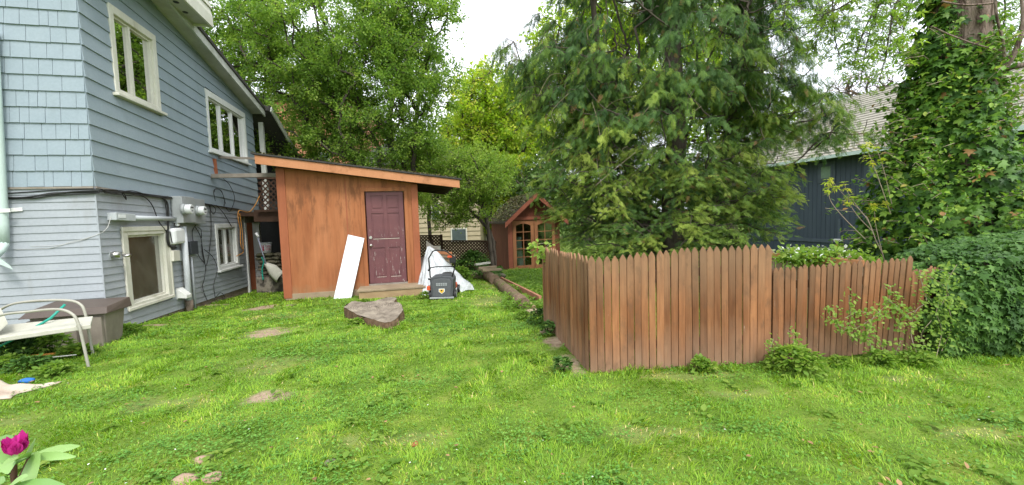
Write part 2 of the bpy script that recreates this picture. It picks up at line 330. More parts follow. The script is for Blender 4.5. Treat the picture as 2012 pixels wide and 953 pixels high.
# ---------------------------------------------------------------- grass
m_grass = leafmat('grass_blade',[(0,(.08,.19,.016)),(.3,(.16,.31,.02)),(.55,(.235,.40,.028)),(.75,(.38,.48,.045)),(.88,(.58,.53,.13)),(1,(.70,.57,.28))],.3,.5,.3)
m_clover = leafmat('clover_leaf',[(0,(.06,.16,.025)),(.5,(.12,.28,.04)),(1,(.20,.36,.06))],.25,.5,.3)
FC = P(1160,500,3.75); FE = P(1515,478,3.85); FL0 = P(1062,490,5.6)
def blocked(x,y):
    b = inside_house(x,y)
    s = (x-SH[0])*U[0]+(y-SH[1])*U[1]; q = (x-SH[0])*N[0]+(y-SH[1])*N[1]; b |= (s>-.02)&(s<3)&(q>-.02)&(q<3.0)
    b |= (s>-.62)&(s<.1)&(q>1.55)&(q<3.1)
    sx,sy = STUMP[0],STUMP[1]; b |= ((x-sx)/.42)**2+((y-sy)/.5)**2<1
    return b
SH = T(560,590); STUMP = T(733,622)+V(0,.15,0)
def grass():
    parts = []
    for y0,y1,dens,hl,wd in ((1.7,3.2,11000,(.022,.06),.0026),(3.2,5,7500,(.025,.065),.0034),(5,8,3600,(.03,.07),.005),(8,15,1100,(.035,.08),.009)):
        xm = 1.38*y1+.3 if y1>5 else 1.38*y1+1.6; n = int((y1-y0)*2*xm*dens); x = rng.uniform(-xm,xm,n); y = rng.uniform(y0,y1,n)
        keep = ~blocked(x,y)&((x<4.6)|(y<4.2)); x = x[keep]; y = y[keep]
        dirt = blobs(x,y,DIRT); keep = rng.random(len(x))>np.clip(dirt*1.9+.45,0,.96)*(dirt>-.25); x = x[keep]; y = y[keep]
        ln = fbm(x,y,1.3,21); dry = np.clip(blobs(x,y,DRY)*1.6,0,1); dk = np.clip(blobs(x,y,DARK)*1.6,0,1)
        fine = fbm(x,y,5,31)
        keep = rng.random(len(x))>dry*.45+.35*dk; x,y,ln,dry,dk,fine = [a[keep] for a in (x,y,ln,dry,dk,fine)]
        tuft = np.clip((fine-.42)*3,0,1)
        L = rng.uniform(*hl,len(x))*.88*(.5+.95*tuft)*(1-.45*dry)*(.7+.6*ln)
        edge = np.exp(-((y-3.68)/.09)**2)*((x>.65)&(x<4.2)); L *= 1+.9*edge
        t = .40+.42*(ln-.5)+.38*(fbm(x,y,7,37)-.5)+rng.normal(0,.10,len(x))+.30*dry-.20*dk+np.where(rng.random(len(x))<.06+.25*dry,.3,0)
        parts.append((x,y,L,np.clip(t,0,1),np.full(len(x),wd)*rng.uniform(.7,1.3,len(x))))
    x,y,L,t,wd = [np.concatenate(a) for a in zip(*parts)]
    n = len(x); pos = np.stack([x,y,gheight(x,y)-.004],1); 
    ph = vnoise(x,y,2.1,41)*12+rng.normal(0,1.1,n); lean = rng.uniform(.15,1.1,n)
    d = nrm(np.stack([np.cos(ph)*lean,np.sin(ph)*lean,np.ones(n)],1))
    up = np.stack([np.cos(ph),np.sin(ph),np.zeros(n)],1)
    tv = [(-1,0,0),(1,0,0),(.8,.5,-.06),(-.8,.5,-.06),(0,1,-.28)]; tf = [(0,1,2,3),(3,2,4)]
    o = stamp('lawn_grass',tv,tf,pos,L,d,m_grass,up=-up,tint=t,org=V(0,0,0),wid=wd)
    tag(o,'bright green uneven lawn grass in front of the house and fence','grass',kind='stuff')
    # broad leaved weeds and clover
    n = 150000; y = 1.7+(9)*rng.random(n)**1.7; x = rng.uniform(-1,1,n)*(1.38*y+.3)
    dk = np.clip(blobs(x,y,DARK)*2,0,1); pr = .10+.9*dk+.8*np.clip((fbm(x,y,1.9,61)-.55)*5,0,1)
    keep = (rng.random(n)<pr)&~blocked(x,y)&(blobs(x,y,DIRT)<.1); x = x[keep]; y = y[keep]; n = len(x)
    ph = rng.uniform(0,6.28,n); tl = rng.uniform(-.1,.5,n)
    d = nrm(np.stack([np.cos(ph),np.sin(ph),tl],1)); sz = rng.uniform(.014,.03,n)*np.clip(y/4,.85,1.5)
    pos = np.stack([x,y,gheight(x,y)+rng.uniform(.008,.04,n)],1)
    o = stamp('clover',LEAF4[0],LEAF4[1],pos,sz,d,m_clover,tint=np.clip(.5+.25*(fbm(x,y,3,71)-.5)*2+rng.normal(0,.2,n),0,1),org=V(0,0,0),wid=sz*1.3)
    tag(o,'dark green clover and creeping weeds in patches through the lawn','ground cover',kind='stuff')
grass()

# ---------------------------------------------------------------- blue house
SKZ = 2.06; COURSE = .217; SEND = 6.5
def skz(s): return SKZ-.042*max(s,0)
def rake(s): return 5.40-.178*(s-2.25)
house = thing('blue_house','blue shingled house with grey lower siding and cream windows, filling the left side','house',on_ground(K))
HS = ((.60,1.80,3.53,4.88),(3.60,5.87,3.13,4.50),(.44,1.68,.17,1.47),(3.58,4.78,.43,1.49))   # s0 s1 z0 z1 of the four side windows
DOOR = (5.28,6.36,-.6,1.68)
def siding_courses(mb, zs, lap, holes, s0, s1f, side=True, joints=None, th=.018):
    """boards between z levels, slanted, clipped at holes; side wall (q) or front wall (s)"""
    for i in range(len(zs)-1):
        za,zb = zs[i],zs[i+1]; cuts = sorted({za,zb,*[z for h in holes for z in (h[2],h[3]) if za+.004<z<zb-.004]})
        for a,b in zip(cuts[:-1],cuts[1:]):
            ta = th*(zb-a)/(zb-za)+.003; tb = th*(zb-b)/(zb-za)+.003; segs = [(s0,None)]
            hs_ = sorted([(h[0],h[1]) for h in holes if h[2]<(a+b)/2<h[3]]); cur = s0; segs = []
            for h0,h1 in hs_:
                if h0>cur: segs.append((cur,h0))
                cur = h1
            ea,eb = s1f(a),s1f(b)
            if ea>cur: segs.append((cur,None))
            for p,q in segs:
                pa = pb = p; qa = ea if q is None else q; qb = eb if q is None else q
                if joints: js = [pa]+[j for j in joints[i] if pa+.03<j<qa-.03]+[qa]
                else: js = [pa,qa]
                for k,(u0,u1) in enumerate(zip(js[:-1],js[1:])):
                    g = .0025 if joints else 0; r0 = u0+(g if k else 0); r1 = u1-(g if k<len(js)-2 else 0)
                    t_ = ta+(random.uniform(0,.004) if joints else 0); dz = random.uniform(-.003,.003) if joints and a==za else 0
                    r1b = r1 if (q is not None or k<len(js)-2) else min(r1,max(eb,r0+.01)); sl = -.042 if side else 0
                    def pt(s,t,z,z_ref):
                        zz = z+(sl*max(s,0)*lap if side else 0)
                        return H(s,t,zz) if side else H(-t,-s,zz)
                    c = [pt(r0,t_,a+dz,0),pt(r1,t_,a+dz,0),pt(r1,-.02,a+dz,0),pt(r0,-.02,a+dz,0),pt(r0,tb,b,0),pt(r1b,tb,b,0),pt(r1b,-.02,b,0),pt(r0,-.02,b,0)]
                    mb.hexa(c)
def s_end(z):
    zr = (5.81-z)/.136; return max(.05,min(SEND,zr))
zs = [SKZ+COURSE*i for i in range(18)]
up = MB(); siding_courses(up, zs, 1, [HS[0],(HS[1][0],HS[1][1],HS[1][2]+.15,HS[1][3]+.2)], 0, s_end, True)
up.build('upper_side_siding', m_blue, house)
fr = MB(); J = []
for i in range(18):
    j = []; c = random.uniform(.05,.3)
    while c<6: j.append(c); c += random.uniform(.09,.27)
    J.append(j)
siding_courses(fr, zs, 0, [], 0, lambda z: 6., False, J)
fr.build('upper_front_siding', m_blue, house)
# lower narrow siding
zl = [-.06+.106*i for i in range(21)]; zl = [z for z in zl if z<SKZ-.02]+[SKZ+.02]
lo = MB(); siding_courses(lo, zl, .6, [HS[2],HS[3],DOOR], 0, lambda z: SEND, True, th=.012)
lo.build('lower_side_siding', m_grey, house)
lf = MB(); siding_courses(lf, zl, 0, [], 0, lambda z: 6., False, th=.012); lf.build('lower_front_siding', m_grey, house)
cb = MB(); cb.hb(-.014,.0,-.001,.016,-.08,SKZ-.02); cb.build('corner_board', m_grey, house)
fd = MB(); fd.hexa([H(.03,-.3,-.9),H(5.28,-.3,-.9),H(5.28,-.005,-.9),H(.03,-.005,-.9),H(.03,-.3,-.05),H(5.28,-.3,-.18),H(5.28,-.005,-.18),H(.03,-.005,-.05)])
fd.hb(.02,.3,-6,-.02,-.6,-.05); fd.build('foundation', m_found, house)
# core behind the siding with window openings
def core(mb, rects, s0,s1,z0,z1,q0=-.15,q1=-.021):
    zz = sorted({z0,z1,*[r[2] for r in rects],*[r[3] for r in rects]})
    for a,b in zip(zz[:-1],zz[1:]):
        cur = s0
        for r in sorted([r for r in rects if r[2]<(a+b)/2<r[3]]):
            if r[0]>cur: mb.hb(cur,r[0],q0,q1,a,b)
            cur = r[1]
        if s1>cur: mb.hb(cur,s1,q0,q1,a,b)
cw = MB(); core(cw,[*HS,DOOR],0,SEND,-.3,4.62); core(cw,[HS[0]],0,2.2,4.62,5.3); cw.hb(.021,.15,-6,-.15,-.3,6); cw.hb(2.2,4,-.15,-.021,4.63,5.1); cw.build('wall_core', m_grey, house)
# windows
def side_window(r, lites, mat, casing=.1, sill=True, curtain=None, deep=.1, head=.13, proud=.03):
    s0,s1,z0,z1 = r; sl = -.042*(s0+s1)/2*0
    f = MB()
    f.hb(s0,s0+casing,-.02,proud,z0,z1); f.hb(s1-casing,s1,-.02,proud,z0,z1); f.hb(s0+casing,s1-casing,-.02,proud+.002,z1-head,z1); f.hb(s0+casing,s1-casing,-.02,proud-.002,z0,z0+casing*.7)
    if sill: f.hb(s0-.05,s1+.06,-.02,proud+.06,z0-.045,z0-.002)
    fo = f.build('window', mat, house, bevel=.005)
    a,b,c,d = s0+casing,s1-casing,z0+casing*.7,z1-head
    sash = MB(); e = .035; qd = -.045
    sash.hb(a,a+e,qd-.03,qd+.03,c,d); sash.hb(b-e,b,qd-.03,qd+.03,c,d); sash.hb(a+e,b-e,qd-.03,qd+.028,d-e,d); sash.hb(a+e,b-e,qd-.03,qd+.028,c,c+e)
    xs = [a+(b-a)*t for t in lites]
    for x in xs: sash.hb(x-e*.8,x+e*.8,qd-.03,qd+.032,c+e,d-e)
    sash.build('sash', mat, fo)
    g = MB(); ed = [a+.02]+xs+[b-.02]; g.hb(a+.01,b-.01,qd-.012,qd-.006,c+.01,d-.01); g.build('pane', m_olive_haze if z0<1 else m_glass, fo)
    rm = MB()
    rm.hb(a-.05,b+.05,-.80,-.78,c-.05,d+.05); rm.hb(a-.07,a-.05,-.8,-.16,c-.05,d+.05); rm.hb(b+.05,b+.07,-.8,-.16,c-.05,d+.05); rm.hb(a-.05,b+.05,-.8,-.16,d+.05,d+.07); rm.hb(a-.05,b+.05,-.8,-.16,c-.07,c-.05)
    rm.build('room_inside', m_room if curtain=='room' else m_dark, fo)
    if curtain and curtain!='room':
        for (c0,c1) in curtain:
            cu = MB(); n = 28; vs = []
            for k in range(n+1):
                s = a+(b-a)*(c0+(c1-c0)*k/n); q = -.14-.018*math.sin(k*1.9)-.008*math.sin(k*.7)
                vs += [H(s,q,c+.02),H(s+.0,q*1.0,d-.01)]
            cu.add(vs,[(2*k,2*k+2,2*k+3,2*k+1) for k in range(n)],True); cu.build('curtain', m_curtain, fo)
    return fo
w1 = side_window(HS[0],(.42,),m_trim,curtain=[(.45,1.0)],head=.12)
w2 = side_window(HS[1],(.33,.66),m_vinyl,casing=.1,head=.14,curtain=[(.0,.12),(.8,1)])
bw = side_window(HS[2],(),m_trim,casing=.13,sill=False,curtain='room',head=.13)
mo = MB(); mo.hb(.42,1.70,.03,.05,1.40,1.475); mo.hb(.42,1.70,.03,.05,.165,.215); mo.hb(.42,.46,.031,.045,.21,1.4); mo.hb(1.66,1.70,.031,.045,.21,1.4); mo.build('casing_molding',m_trim,bw,bevel=.006)
rp = MB(); rp.hb(1.05,1.30,-.7,-.5,.2,1.4); rp.build('inner_post',m_white,bw)
sw = side_window(HS[3],(.5,),m_vinyl,casing=.1,sill=True,curtain=[(.55,.95)],head=.1)
# roof
rf = MB()
def rq(s,q,dz): return H(s,q,rake(s)+dz)
rf.hexa([rq(-.5,-3,.12),rq(6.55,-3,.12),rq(6.55,.36,.12),rq(-.5,.36,.12),rq(-.5,-3,.2),rq(6.55,-3,.2),rq(6.55,.36,.2),rq(-.5,.36,.2)]); roof = rf.build('roof', m_shingle, house)
so_ = MB(); so_.hexa([rq(-.5,-.02,0),rq(6.5,-.02,0),rq(6.5,.29,0),rq(-.5,.29,0),rq(-.5,-.02,.02),rq(6.5,-.02,.02),rq(6.5,.29,.02),rq(-.5,.29,.02)]); so_.build('soffit', m_soffit, roof)
fa = MB(); fa.hexa([rq(-.5,.29,-.05),rq(6.56,.29,-.05),rq(6.56,.33,-.05),rq(-.5,.33,-.05),rq(-.5,.29,.118),rq(6.56,.29,.118),rq(6.56,.33,.118),rq(-.5,.33,.118)]); fa.build('fascia', m_fascia, roof)
# bump-out above with vented soffit
bq = MB(); A1 = 2.3; B1 = 4.0
bq.hb(-.4,2.55,.05,.62,5.45,5.50); bo = bq.build('overhang_box', m_soffit, house)
bf = MB(); bf.hb(-.4,2.59,.62,.66,5.41,5.62); bf.hb(2.55,2.59,.05,.62,5.41,5.60); bf.build('fascia', m_trim, bo)
bs = MB()
for i in range(5): bs.hexa([H(-.4,.66,5.62+.15*i),H(2.58,.66,5.62+.15*i),H(2.58,0,5.62+.15*i),H(-.4,0,5.62+.15*i),H(-.4,.63,5.77+.15*i),H(2.56,.63,5.77+.15*i),H(2.56,0,5.77+.15*i),H(-.4,0,5.77+.15*i)])
bs.build('siding', m_trim, bo)
for px_,py_ in ((346,4),(364,24)): pv = C0+ray(px_,py_)*((5.447-CAMH)/ray(px_,py_)[2]); vv = MB(); vv.cyl(pv,pv-Z*.006,.045,20); vv.build('vent', m_black, bo)
# rear porch: dark overhang, recessed wall, deck
pr = MB(); pr.hexa([H(6.5,-2,4.75),H(9.4,-2,3.2),H(9.4,.75,3.2),H(6.5,.5,4.75),H(6.5,-2,4.9),H(9.4,-2,3.35),H(9.4,.75,3.35),H(6.5,.5,4.9)]); pr.build('porch_roof', m_shingle, house)
pf = MB(); pf.beam(H(6.45,.52,4.78),H(9.4,.78,3.24),.03,.16); pf.build('porch_fascia', m_fascia, house)
pw = MB(); pw.hb(8.6,8.7,-3,.35,-.6,4.2); pw.hb(6.52,8.6,-1.6,-1.5,-.6,4.6); pw.build('rear_wall', m_dark, house)
pp = MB(); pp.hb(6.9,7.02,.02,.14,1.75,4.5); pp.build('porch_post', m_fascia, house)
# far lower roof behind the side door: door opening with white jambs
dj = MB(); s0,s1,z0,z1 = DOOR; dj.hb(s0,s0+.09,-.12,.04,-.55,1.5); dj.hb(s1-.1,s1,-.12,.05,-.62,1.5); fj = dj.build('door_frame', m_vinyl, house)
lt = MB(); lt.hb(s0-.05,s1+.1,-.12,.06,1.5,1.70); lt.build('lintel', m_greywood, fj)
dk_ = MB(); dk_.hb(s0,s1+.0,-.9,-.85,-.6,1.6); dk_.hb(s0-.02,s0,-.9,-.12,-.6,1.6); dk_.hb(s1,s1+.02,-.9,-.12,-.6,1.6); dk_.build('passage', m_dark, fj)
dr = MB(); dr.hexa([H(s0+.45,-.75,-.5),H(s0+.5,-.78,-.5),H(s1-.12,-.12,-.5),H(s1-.17,-.10,-.5),H(s0+.45,-.75,1.5),H(s0+.5,-.78,1.5),H(s1-.12,-.12,1.5),H(s1-.17,-.10,1.5)]); dr.build('door', m_post, house)
sk = MB(); sk.hexa([H(0,-.001,SKZ-.03),H(SEND,-.001,skz(SEND)-.03),H(SEND,.03,skz(SEND)-.03),H(0,.03,SKZ-.03),H(0,-.001,SKZ-.004),H(SEND,-.001,skz(SEND)-.004),H(SEND,.03,skz(SEND)-.004),H(0,.03,SKZ-.004)])
sk.hb(-.03,-.0,-6,-.0,SKZ-.03,SKZ-.004); sk.build('skirt_board', m_greywood, house)

# things on the wall
def W(px,py,q=0.): return PL(px,py,K+N*q,N)
def WF(px,py,q=0.): return PL(px,py,K-U*q,U)
t = thing('downspout','pale green downspout with ribbed elbow at the left edge of the house front','downspout',WF(4,490,.05))
m_dsp = M('pale_green_gutter_paint',(.5,.6,.56),(.42,.52,.48),4,(1,1,.3),.5,.4,.1)
a = WF(-4,230,.09); b = WF(8,440,.09); c = WF(9,478,.09); d = WF(2,492,.14); e = WF(-14,505,.22)
mb = MB(); mb.tube([WF(-14,60,.09),a,b,c],.048,8); mb.build('pipe', m_dsp, t)
mb = MB(); mb.tube([c,d,e],[.05,.052,.05],8); mb.build('elbow', m_dsp, t)
mb = MB(); p0 = WF(-8,415,.02); p1 = WF(44,411,.02); mb.beam(p0,p1,.012,.05); mb.beam(WF(-8,415,.14),WF(20,413,.14),.006,.05); mb.build('strap', m_vinyl, t)
mb = MB(); mb.hexa([WF(-12,505,.1),WF(26,530,.1),WF(26,530,.25),WF(-12,515,.25),WF(-12,495,.1),WF(20,522,.1),WF(20,522,.25),WF(-12,500,.25)]); mb.build('splash_spout', m_dsp, t)

t = thing('electric_meter_box','grey twin electric meter box with a thick conduit running down to the ground','meter box',on_ground(W(375,612)))
mb = MB(); mb.hb(1.86,2.33,.02,.20,1.52,2.02); mb.build('cabinet', m_metalgrey, t, bevel=.008)
mb = MB(); mb.hb(2.332,2.82,.02,.17,1.50,2.00); mb.build('meter_panel', m_metalgrey, t, bevel=.008)
for px,py in ((362,411),(389,414)):
    q = .17 if px>370 else .2; c = W(px,py,q+.02)
    mb = MB(); mb.cyl(c-N*.03,c+N*.03,.1,24); o = mb.build('meter', m_metalgrey, t)
    mb = MB(); mb.cyl(c+N*.03,c+N*.13,.088,24); mb.build('meter_cover', m_lidglass, o, bevel=.01)
    mb = MB(); mb.box(c+N*.132+Z*.03,(.09,.004,.025),(U,N,Z)); mb.build('display', m_black, o); mb = MB(); mb.box(c+N*.132-Z*.035,(.05,.004,.015),(U,N,Z)); mb.build('name_plate', m_black, o)
c1 = W(360,445,.1); c2 = W(373,608,.1); mb = MB(); mb.cyl(c1,on_ground(c2,-.1),.05,14); mb.build('conduit', m_pipe, t)
c3 = on_ground(c2,.22); mb = MB(); mb.cyl(c3,on_ground(c2,-.05),.062,14); mb.build('conduit_collar', m_found, t)
t = thing('conduit_junction_box','grey junction box with a horizontal conduit running to the meter box','junction box',W(230,440))
mb = MB(); a = W(219,425,.06); b = W(258,428,.06); mb.beam(a,b,.12,.11); mb.build('box', m_pipe, t, bevel=.006)
mb = MB(); mb.cyl(b,W(343,430,.06),.038,14); mb.build('conduit', m_pipe, t)
mb = MB(); mb.beam(a+N*.062+U*.05,a+N*.062+U*.2,.008,.05); mb.build('knockout', m_white, t)
t = thing('telephone_box','white rounded utility box mounted below the meter box','utility box',W(350,486))
mb = MB(); mb.beam(W(336,465,.07),W(362,462,.07),.13,.30); mb.build('housing', m_white, t, bevel=.05)
mb = MB(); c = W(349,444,.07); mb.cyl(c,c+Z*.07,.035,12); mb.build('nipple', m_white, t)
t = thing('beige_terminal_box','small beige terminal box under the white utility box','utility box',W(345,518))
mb = MB(); mb.beam(W(337,503,.05),W(350,502,.05),.07,.2); mb.build('cover', m_trim, t, bevel=.01)
mb = MB(); mb.beam(W(350,503,.03),W(356,503,.03),.04,.19); mb.build('back_plate', m_metalgrey, t)
t = thing('black_cable_box','dark grey cable box right of the thick conduit','cable box',W(377,503))
mb = MB(); mb.beam(W(370,488,.06),W(385,486,.06),.09,.26); mb.build('cover', M('dark_grey_box',(.06,.07,.08),(.05,.055,.06),5,rough=.5), t, bevel=.01)
mb = MB(); mb.cyl(W(376,505,.05),on_ground(W(384,606,.05),-.05),.017,8); mb.build('conduit', m_pipe, t)
t = thing('dryer_vent','pale hooded dryer vent low on the wall beside the basement window','vent',W(350,585))
mb = MB(); a = W(342,569,.02); mb.hb(1.80,2.02,.01,.03,.10,.30); mb.build('plate', m_vinyl, t)
mb = MB(); mb.hexa([H(1.80,.03,.12),H(2.02,.03,.12),H(2.0,.17,.10),H(1.82,.17,.10),H(1.80,.03,.29),H(2.02,.03,.29),H(2.0,.17,.16),H(1.82,.17,.16)]); mb.build('hood', m_vinyl, t, bevel=.004)
t = thing('hose_faucet','foil wrapped outdoor faucet sticking out left of the basement window','faucet',W(222,503))
mb = MB(); p = W(218,501,.0); mb.tube([p,p+N*.05,p+N*.10+U*.02],[.05,.05,.045],12); mb.blob(p+N*.16+U*.06-Z*.02,(.035,.06,.028),4,.5,10,8,(U,N,Z)); mb.build('foil_wrap', m_chrome, t)
mb = MB(); mb.cyl(p-N*.01,p+N*.015,.06,14); mb.build('flange', m_pipe, t)
# cables
m_cable = M('black_cable',(.02,.02,.02),(.03,.03,.03),8,rough=.5,bmp=0); m_ocable = M('orange_cable',(.65,.3,.06),(.5,.22,.05),8,rough=.5,bmp=0); m_wcable = M('pale_cable',(.55,.55,.52),None,8,bmp=0)
def spline(pts, n=8):
    pts = [np.array(p,float) for p in pts]; out = []
    for i in range(len(pts)-1):
        p0 = pts[max(i-1,0)]; p1 = pts[i]; p2 = pts[i+1]; p3 = pts[min(i+2,len(pts)-1)]
        for k in range(n):
            t = k/n; out.append(.5*((2*p1)+(-p0+p2)*t+(2*p0-5*p1+4*p2-p3)*t*t+(-p0+3*p1-3*p2+p3)*t**3))
    return out+[pts[-1]]
def cable(label, strands, mat, fn=W, cat='cable', name='cable', group=None):
    mb = MB()
    for r,q,pts in strands: mb.tube(spline([fn(x,y,q) for x,y in pts]),r,6)
    return tag(mb.build(name, mat), label, cat, group)
cable('bundle of black cables sagging under the blue siding of the house front',[(.012,.03,[(195,377),(150,378),(100,380),(50,389),(12,391)]),(.009,.05,[(195,374),(140,377),(90,383),(40,388),(12,387)]),(.008,.02,[(190,371),(120,373),(60,377),(12,380)]),(.008,.04,[(195,379),(150,382),(110,384),(60,390),(12,389)])],m_cable,WF)
cable('black cables running along the skirt above the basement window to the meters',[(.01,.05,[(197,376),(240,378),(290,384),(330,388),(385,398),(420,405)]),(.009,.04,[(197,373),(230,374),(300,383),(360,391),(425,404),(470,411)]),(.008,.06,[(198,371),(222,380),(260,375),(300,386),(330,386)]),(.007,.05,[(230,374),(244,381),(248,392),(240,380)]),(.008,.05,[(262,381),(285,388),(300,405),(312,435),(330,458)]),(.008,.06,[(205,378),(250,384),(270,383),(330,390)])],m_cable)
cable('thick black cable dropping left of the meter box behind the white utility box',[(.016,.05,[(318,388),(328,398),(331,420),(330,450),(331,475),(338,488),(347,487)]),(.01,.05,[(321,388),(326,405),(329,440),(328,470),(333,484),(345,485)]),(.008,.08,[(334,455),(338,475),(345,482)])],m_cable)
cable('tangled thin black cables hanging between the meters and the small window',[(.007,.05,[(385,442),(378,455),(381,480),(392,505),(404,522),(402,545),(398,565),(407,590)]),(.007,.05,[(383,445),(394,465),(398,490),(403,520)]),(.006,.06,[(388,446),(395,452),(396,468)]),(.007,.04,[(413,403),(415,450),(412,490),(405,522),(398,500),(396,480)]),(.006,.05,[(401,490),(418,505),(427,530),(420,560),(423,585)]),(.007,.04,[(425,403),(440,420),(455,445)]),(.007,.05,[(410,402),(418,420),(424,412),(416,402)]),(.006,.05,[(422,378),(423,372),(435,375),(441,395),(440,405)]),(.006,.05,[(420,590),(433,575),(441,585),(430,600),(437,588)]),(.006,.05,[(423,395),(420,375),(428,371),(437,380),(443,400)]),(.006,.05,[(438,350),(452,365),(461,390),(452,415),(444,408)])],m_cable)
cable('thin pale wire drooping from the junction box across the house front corner',[(.004,.05,[(218,425),(212,445),(203,455)]),(.003,.03,[(203,456),(213,445)])],m_wcable)
cable('thin pale wire hanging loosely across the lower grey siding of the front',[(.0025,.02,[(203,456),(170,468),(140,475),(110,485),(80,489),(30,490)]),(.0025,.02,[(203,456),(160,472),(110,482),(60,484)])],m_wcable,WF)
cable('orange extension cord looped over the side door lintel and small window',[(.011,.07,[(510,385),(500,405),(488,417),(470,414),(468,430),(472,450),(473,480),(478,495),(465,503)]),(.009,.09,[(471,420),(476,455),(478,490)])],m_ocable)

# beams from the house to the shed, lattice and things under the deck
e0 = P(546,344,9.6)
t = thing('deck_beam','long grey timber beam reaching from the house wall to the shed','beam',W(430,346))
mb = MB(); mb.beam(W(417,346,.02),e0,.1,.09); mb.build('timber', m_greywood, t, bevel=.004)
mb = MB(); mb.beam(W(421,312,.03),W(425,345,.03),.06,.06,up=N); mb.build('wall_bracket', m_post, t)
mb = MB(); mb.beam(W(430,309,.02),P(512,312,9.7),.04,.05); tag(mb.build('pipe_rail', m_greywood), 'thin dark rail just under the three-lite window reaching the shed roof','rail')
def plane_pts(Y): return lambda px,py: P(px,py,Y)
LY = 10.6
def lattice(mb, f, x0,x1,y0,y1, step, w, th):
    """diagonal slats in a pixel-size box on the plane f, clipped to the box"""
    a,b,c,d = f(x0,y0),f(x1,y0),f(x0,y1),f(x1,y1)
    ex = (b-a); ez = (c-a); W_ = np.linalg.norm(ex); Hh = np.linalg.norm(ez); ex /= W_; ez /= Hh; nn = np.cross(ex,ez)
    k = -Hh
    while k<W_:
        for sgn,off in ((1,0),(-1,th*1.05)):
            u0,v0 = k,0; u1,v1 = k+Hh,Hh
            lo_ = max(0,-u0); hi = min(Hh,W_-u0)
            if hi>lo_+.02:
                p = a+ex*(u0+lo_)+ez*lo_; q = a+ex*(u0+hi)+ez*hi
                if sgn<0: p = a+ex*(W_-u0-lo_)+ez*lo_; q = a+ex*(W_-u0-hi)+ez*hi
                mb.beam(p+nn*off,q+nn*off,th,w,up=np.cross(q-p,nn))
        k += step
    return ex,ez,nn,a,W_,Hh
m_lat = M('dark_brown_lattice',(.075,.04,.025),(.05,.028,.018),6,rough=.8)
t = thing('deck_lattice','dark diagonal lattice screen between the house and the shed','lattice',P(530,412,LY))
mb = MB(); lattice(mb,plane_pts(LY),508,556,352,412,.14,.035,.01); mb.build('slats', m_lat, t)
mb = MB(); mb.beam(P(506,350,LY),P(560,350,LY),.05,.05); mb.beam(P(506,414,LY),P(560,414,LY),.05,.05); mb.build('frame', m_lat, t)
t = thing('back_deck','dark timber deck with posts between the house and the shed','deck',on_ground(P(530,560,12)))
mb = MB(); a = P(500,424,10.7); b = P(575,424,10.7); mb.beam(a,b,.06,.3); mb.build('rim_joist', m_lat, t)
mb = MB(); mb.hexa([a+V(-.6,0,0),b,b+V(0,2.5,0),a+V(-1.2,2.5,0),a+V(-.6,0,.1),b+V(0,0,.1),b+V(0,2.5,.1),a+V(-1.2,2.5,.1)]); mb.build('floor', m_lat, t)
bb = on_ground(P(480,560,12.8)); mb = MB(); mb.box(bb+V(.8,0,1.1),(4,.1,3)); mb.build('shade_backing', m_dark, t)  # near-black wall added to darken the space under the deck
def stones(name,label,cat,area,seed,mat,size=(.2,.14,.1),rows=4,n=5):
    """courses of rough stones between two base points"""
    a,b = area; R = np.random.default_rng(seed); mb = MB(); ex = (b-a); L = np.linalg.norm(ex); ex /= L; ny = np.cross(ex,Z)
    for r in range(rows):
        x = R.uniform(-.05,.05)
        while x<L:
            w_ = size[0]*R.uniform(.7,1.4); mb.blob(a+ex*(x+w_/2)+Z*(size[2]*(r+.5))+ny*R.uniform(-.04,.04),(w_*.52,size[1]*R.uniform(.8,1.2),size[2]*.56),int(R.integers(1e6)),.35,8,6,(ex,ny,Z)); x += w_
    return tag(mb.build(name,mat),label,cat)
m_stone = M('mossy_rough_stone',(.2,.18,.13),(.12,.11,.07),5,rough=.9,bmp=.7,stain=(.07,.09,.03),stain_sc=(1,1,1),dist=.02)
m_conc = M('stained_concrete_block',(.34,.3,.25),(.2,.17,.13),3,rough=.9,bmp=.5,stain=(.07,.06,.05),stain_sc=(1,1,1),stain_th=(.48,.56),dist=.02)
YB = 10.9
g0 = on_ground(P(512,585,YB)); g1 = on_ground(P(560,585,YB))
mb = MB(); mb.hexa([g0+V(-.1,0,-.2),g1+V(.2,0,-.2),g1+V(.2,.7,-.2),g0+V(-.1,.7,-.2),g0+V(-.1,0,.42),g1+V(.2,0,.42),g1+V(.2,.7,.42),g0+V(-.1,.7,.42)]); tag(mb.build('concrete_footing',m_conc,bevel=.02),'stained concrete footing at the ground between the house and the shed','footing')
t0 = P(512,557,YB+.5); t1 = P(566,557,YB+.5); t0[2] = t1[2] = g0[2]+.42
stones('brick_pile','rough pile of mossy bricks stacked on the concrete footing under the deck','brick pile',(t0,t1),5,m_stone,(.2,.2,.1),6)
mb = MB(); mb.cyl(P(505,551,YB+.1),P(560,548,YB+.1),.035,8); tag(mb.build('loose_board',m_greywood),'loose weathered stick lying on the concrete footing','stick')
